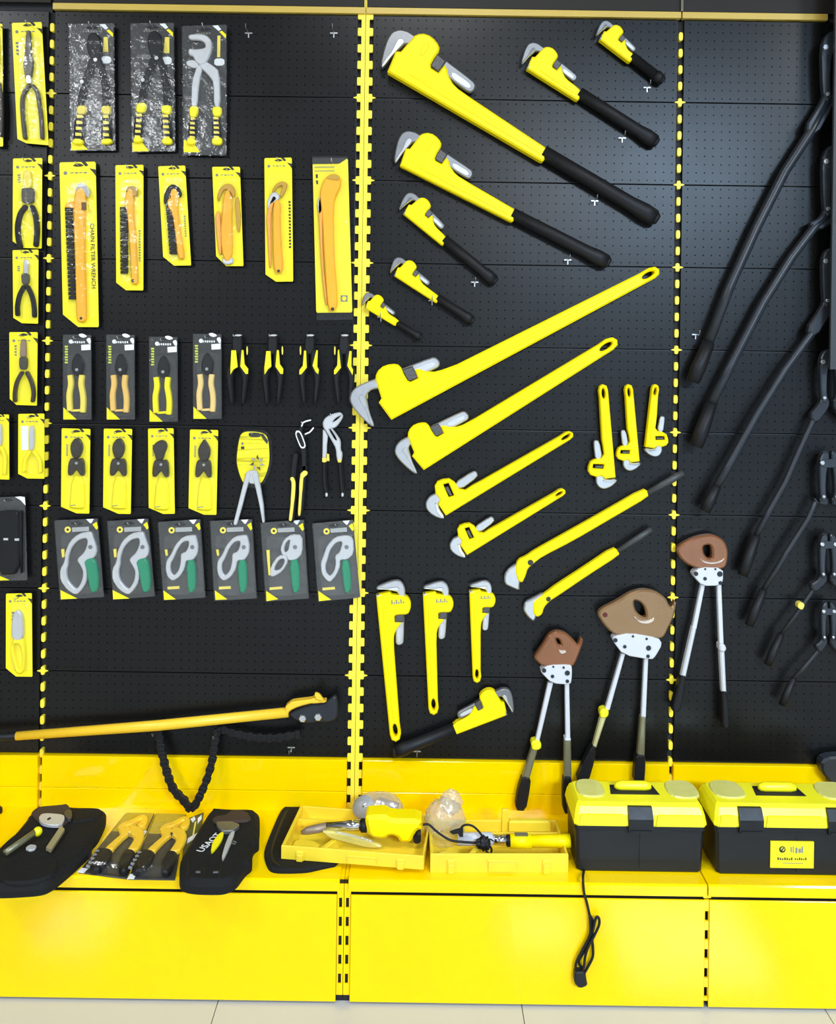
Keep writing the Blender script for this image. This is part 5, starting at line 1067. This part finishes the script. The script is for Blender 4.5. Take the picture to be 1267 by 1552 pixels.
HY = -.235
t = thing('heat_tool', 'yellow heat tool with chrome barrel lying in the left open case', 'power tool', P3(590, 1270, HY))
tube('nozzle', [P3(457,1262,HY), P3(466,1259,HY), P3(498,1252.5,HY)], [.0055, .011, .012], TAN, t, 14)
tube('barrel', [P3(495,1252.5,HY), P3(525,1251,HY), P3(526,1251,HY), P3(550,1250.5,HY)], [.0125, .0125, .0142, .0142], CHR, t, 18)
tube('collar', [P3(547,1251,HY), P3(556,1251,HY)], [.018, .018], BLK, t, 16)
prism('housing', cE([(808,300),(815,265),(840,252),(960,247),(985,256),(1012,278),(1262,282),(1262,368),(1225,372),(1190,430),(1172,470),(1090,470),(1070,430),(1010,410),(960,445),(870,435),(830,400)]), HY-.030, .060, YELP, t, bev=.010, rnd=1)
prism('trigger_block', cE([(1190,420),(1225,380),(1258,400),(1256,470),(1200,475)]), HY-.018, .034, BLP, t, bev=.003, rnd=1)
t = thing('plastic_wrap', 'crumpled yellowish clear sleeve under the barrel in the left open case', 'plastic bag', P3(530, 1283, HY-.01))
prism('sleeve_fold', cE([(455,375),(520,370),(640,395),(760,430),(900,470),(960,505),(840,512),(640,462),(520,430)]), HY-.020, .012, mat('pale_yellow_sleeve', (.62,.52,.12), .3, var=.15), t, bev=.004, rnd=2); prism('sleeve_strip', cE([(560,372),(700,400),(850,440),(880,470),(760,430),(620,400)]), HY-.030, .006, BAG, t, bev=.002, rnd=1)
def lump(name, c, r, m, parent, seed, amp=.22):
    rg = random.Random(seed); bm = bmesh.new(); bmesh.ops.create_icosphere(bm, subdivisions=4, radius=1.0)
    ph = [(rg.uniform(2, 7), Vector((rg.uniform(-1, 1), rg.uniform(-1, 1), rg.uniform(-1, 1))), rg.uniform(0, 6)) for _ in range(9)]
    for v in bm.verts:
        s = 1 + amp*sum(abs(math.sin(f*v.co.dot(a)*2 + b)) - .6 for f, a, b in ph)/3.2
        v.co = Vector((v.co.x*r[0]*s, v.co.y*r[1]*s, v.co.z*r[2]*s)) + Vector(c)
    return put(name, bm, m, parent, True)
BY = -.085
t = thing('nozzle_bag', 'clear bag with grey round nozzles behind the heat tool', 'plastic bag', P3(570, 1255, BY), 'clear plastic bags')
tube('grey_nozzle', [P3(555,1228,BY-.012), P3(550,1222,BY-.030)], [.030, .032], mat('grey_disc_plastic', (.42,.42,.43), .45), t, 24)
tube('nozzle_hub', [P3(551,1223,BY-.030), P3(550.5,1222,BY-.0315)], [.0025, .0025], PRB, t, 8)
tube('brown_nozzle', [P3(572,1222,BY), P3(602,1230,BY-.010)], [.026, .024], mat('mauve_plastic', (.34,.27,.22), .4), t, 20)
lump('bag_film', P3(574,1226,BY), (.070, .045, .046), BAG, t, 3, .14)
lump('bag_tail', P3(622,1241,BY), (.04, .022, .018), BAG, t, 8)
t = thing('plastic_bag', 'crumpled clear plastic bag standing in the right open case', 'plastic bag', P3(672, 1270, -.20), 'clear plastic bags')
lump('bag_film', P3(674,1248,-.185), (.056, .040, .070), BAG, t, 5, .17)
lump('bag_crest', P3(684,1215,-.17), (.030, .02, .034), BAG, t, 11, .2)
t = thing('bar_tool', 'yellow-handled bar tool with chrome barrel lying in the right open case', 'power tool', P3(780, 1275, HY-.02))
Y2 = HY - .02
tube('grey_barrel', [P3(694,1272,Y2), P3(746,1271,Y2)], [.0165, .0165], WHT, t, 18); tube('chrome_barrel', [P3(744,1272,Y2), P3(772,1274,Y2)], [.0135, .0135], CHR, t, 18)
tube('collar', [P3(768,1274,Y2), P3(776,1274,Y2)], [.0155, .0155], BLK, t, 16)
tube('handle_head', [P3(773,1274.5,Y2), P3(805,1275,Y2)], [.0182, .0188], YELP, t, 18)
tube('handle', [P3(803,1275,Y2), P3(850,1274.5,Y2), P3(864,1274,Y2)], [.0150, .0168, .0178], YELP, t, 18)
box('switch_slot', *sorted((W(780,1266,Y2)[0], W(800,1266,Y2)[0])), Y2-.008, Y2+.008, W(780,1264.5,Y2)[1]-.001, W(780,1264.5,Y2)[1]+.0015, OLV, t)
t = thing('tied_cable', 'black tied-up cable draped across the right open case', 'cable', P3(735, 1280, Y2-.025))
YC = Y2 - .028
tube('cord', spline([P3(*p, YC) for p in ((641,1250),(650,1250),(664,1262),(682,1273),(700,1276),(724,1277.5))], 6), .0032, BLK, t, 8)
tube('cord_loop', spline([P3(*p, YC-.004) for p in ((698,1262),(700,1253),(708,1250),(718,1253),(728,1263),(734,1272))], 6), .003, BLK, t, 8)
prism('cord_end', [(682,1262),(690,1259),(702,1256),(702,1269),(697,1269),(694,1264),(686,1265)], YC-.006, .008, BLK, t, bev=.001)
lump('cord_knot', P3(733,1278,YC-.004), (.018, .012, .016), BLK, t, 21, .5)
tube('cord_loop', spline([P3(*p, YC-.008) for p in ((733,1282),(738,1291),(743,1294),(745,1288),(742,1282),(736,1279)) ], 5), .003, BLK, t, 8)
tube('cord', spline([P3(*p, YC-.006) for p in ((728,1283),(734,1278),(742,1272),(748,1275))], 5), .002, BLK, t, 8)

# cord and plug hanging in front of the middle cabinet
cD = crop(840, 1320, 7.758); YH = FRONT - .008
t = thing('power_cord', 'black looped power cord with plug hanging over the shelf edge', 'cord', P3(885, 1330, YH))
def strand(pts, r=.0036, dy=0): tube('cord', spline([P3(*p, YH + dy) for p in cD(pts)], 6), r, BLK, t, 8)
p0 = P3(*cD([(338, 20)])[0], YH)
tube('cord', spline([(*S(886, 1314, SHELF+.004), SHELF+.004), (*S(884.5, 1322, SHELF+.004), SHELF+.004), P3(883.5, 1331, FRONT-.005), P3(*cD([(350,250)])[0], YH), P3(*cD([(385,380)])[0], YH), P3(*cD([(415,520)])[0], YH)], 6), .0034, BLK, t, 8)
strand([(415,510),(425,620),(425,720),(395,810),(320,950),(258,1080),(256,1160),(285,1240)], dy=-.004)
strand([(425,530),(455,600),(450,720),(445,800),(455,900),(452,1010),(400,1120),(335,1230)], dy=-.001)
strand([(455,700),(478,590),(505,540),(528,570),(525,640),(470,760),(405,880),(365,1000),(350,1110),(320,1230)], dy=-.007)
strand([(440,560),(440,700),(420,820),(350,950),(290,1060),(320,1130),(350,1150)], dy=.001)
prism('plug', cD([(240,1215),(262,1195),(370,1195),(382,1290),(396,1360),(300,1396),(236,1330)]), YH-.016, .020, BLP, t, bev=.004, rnd=1)
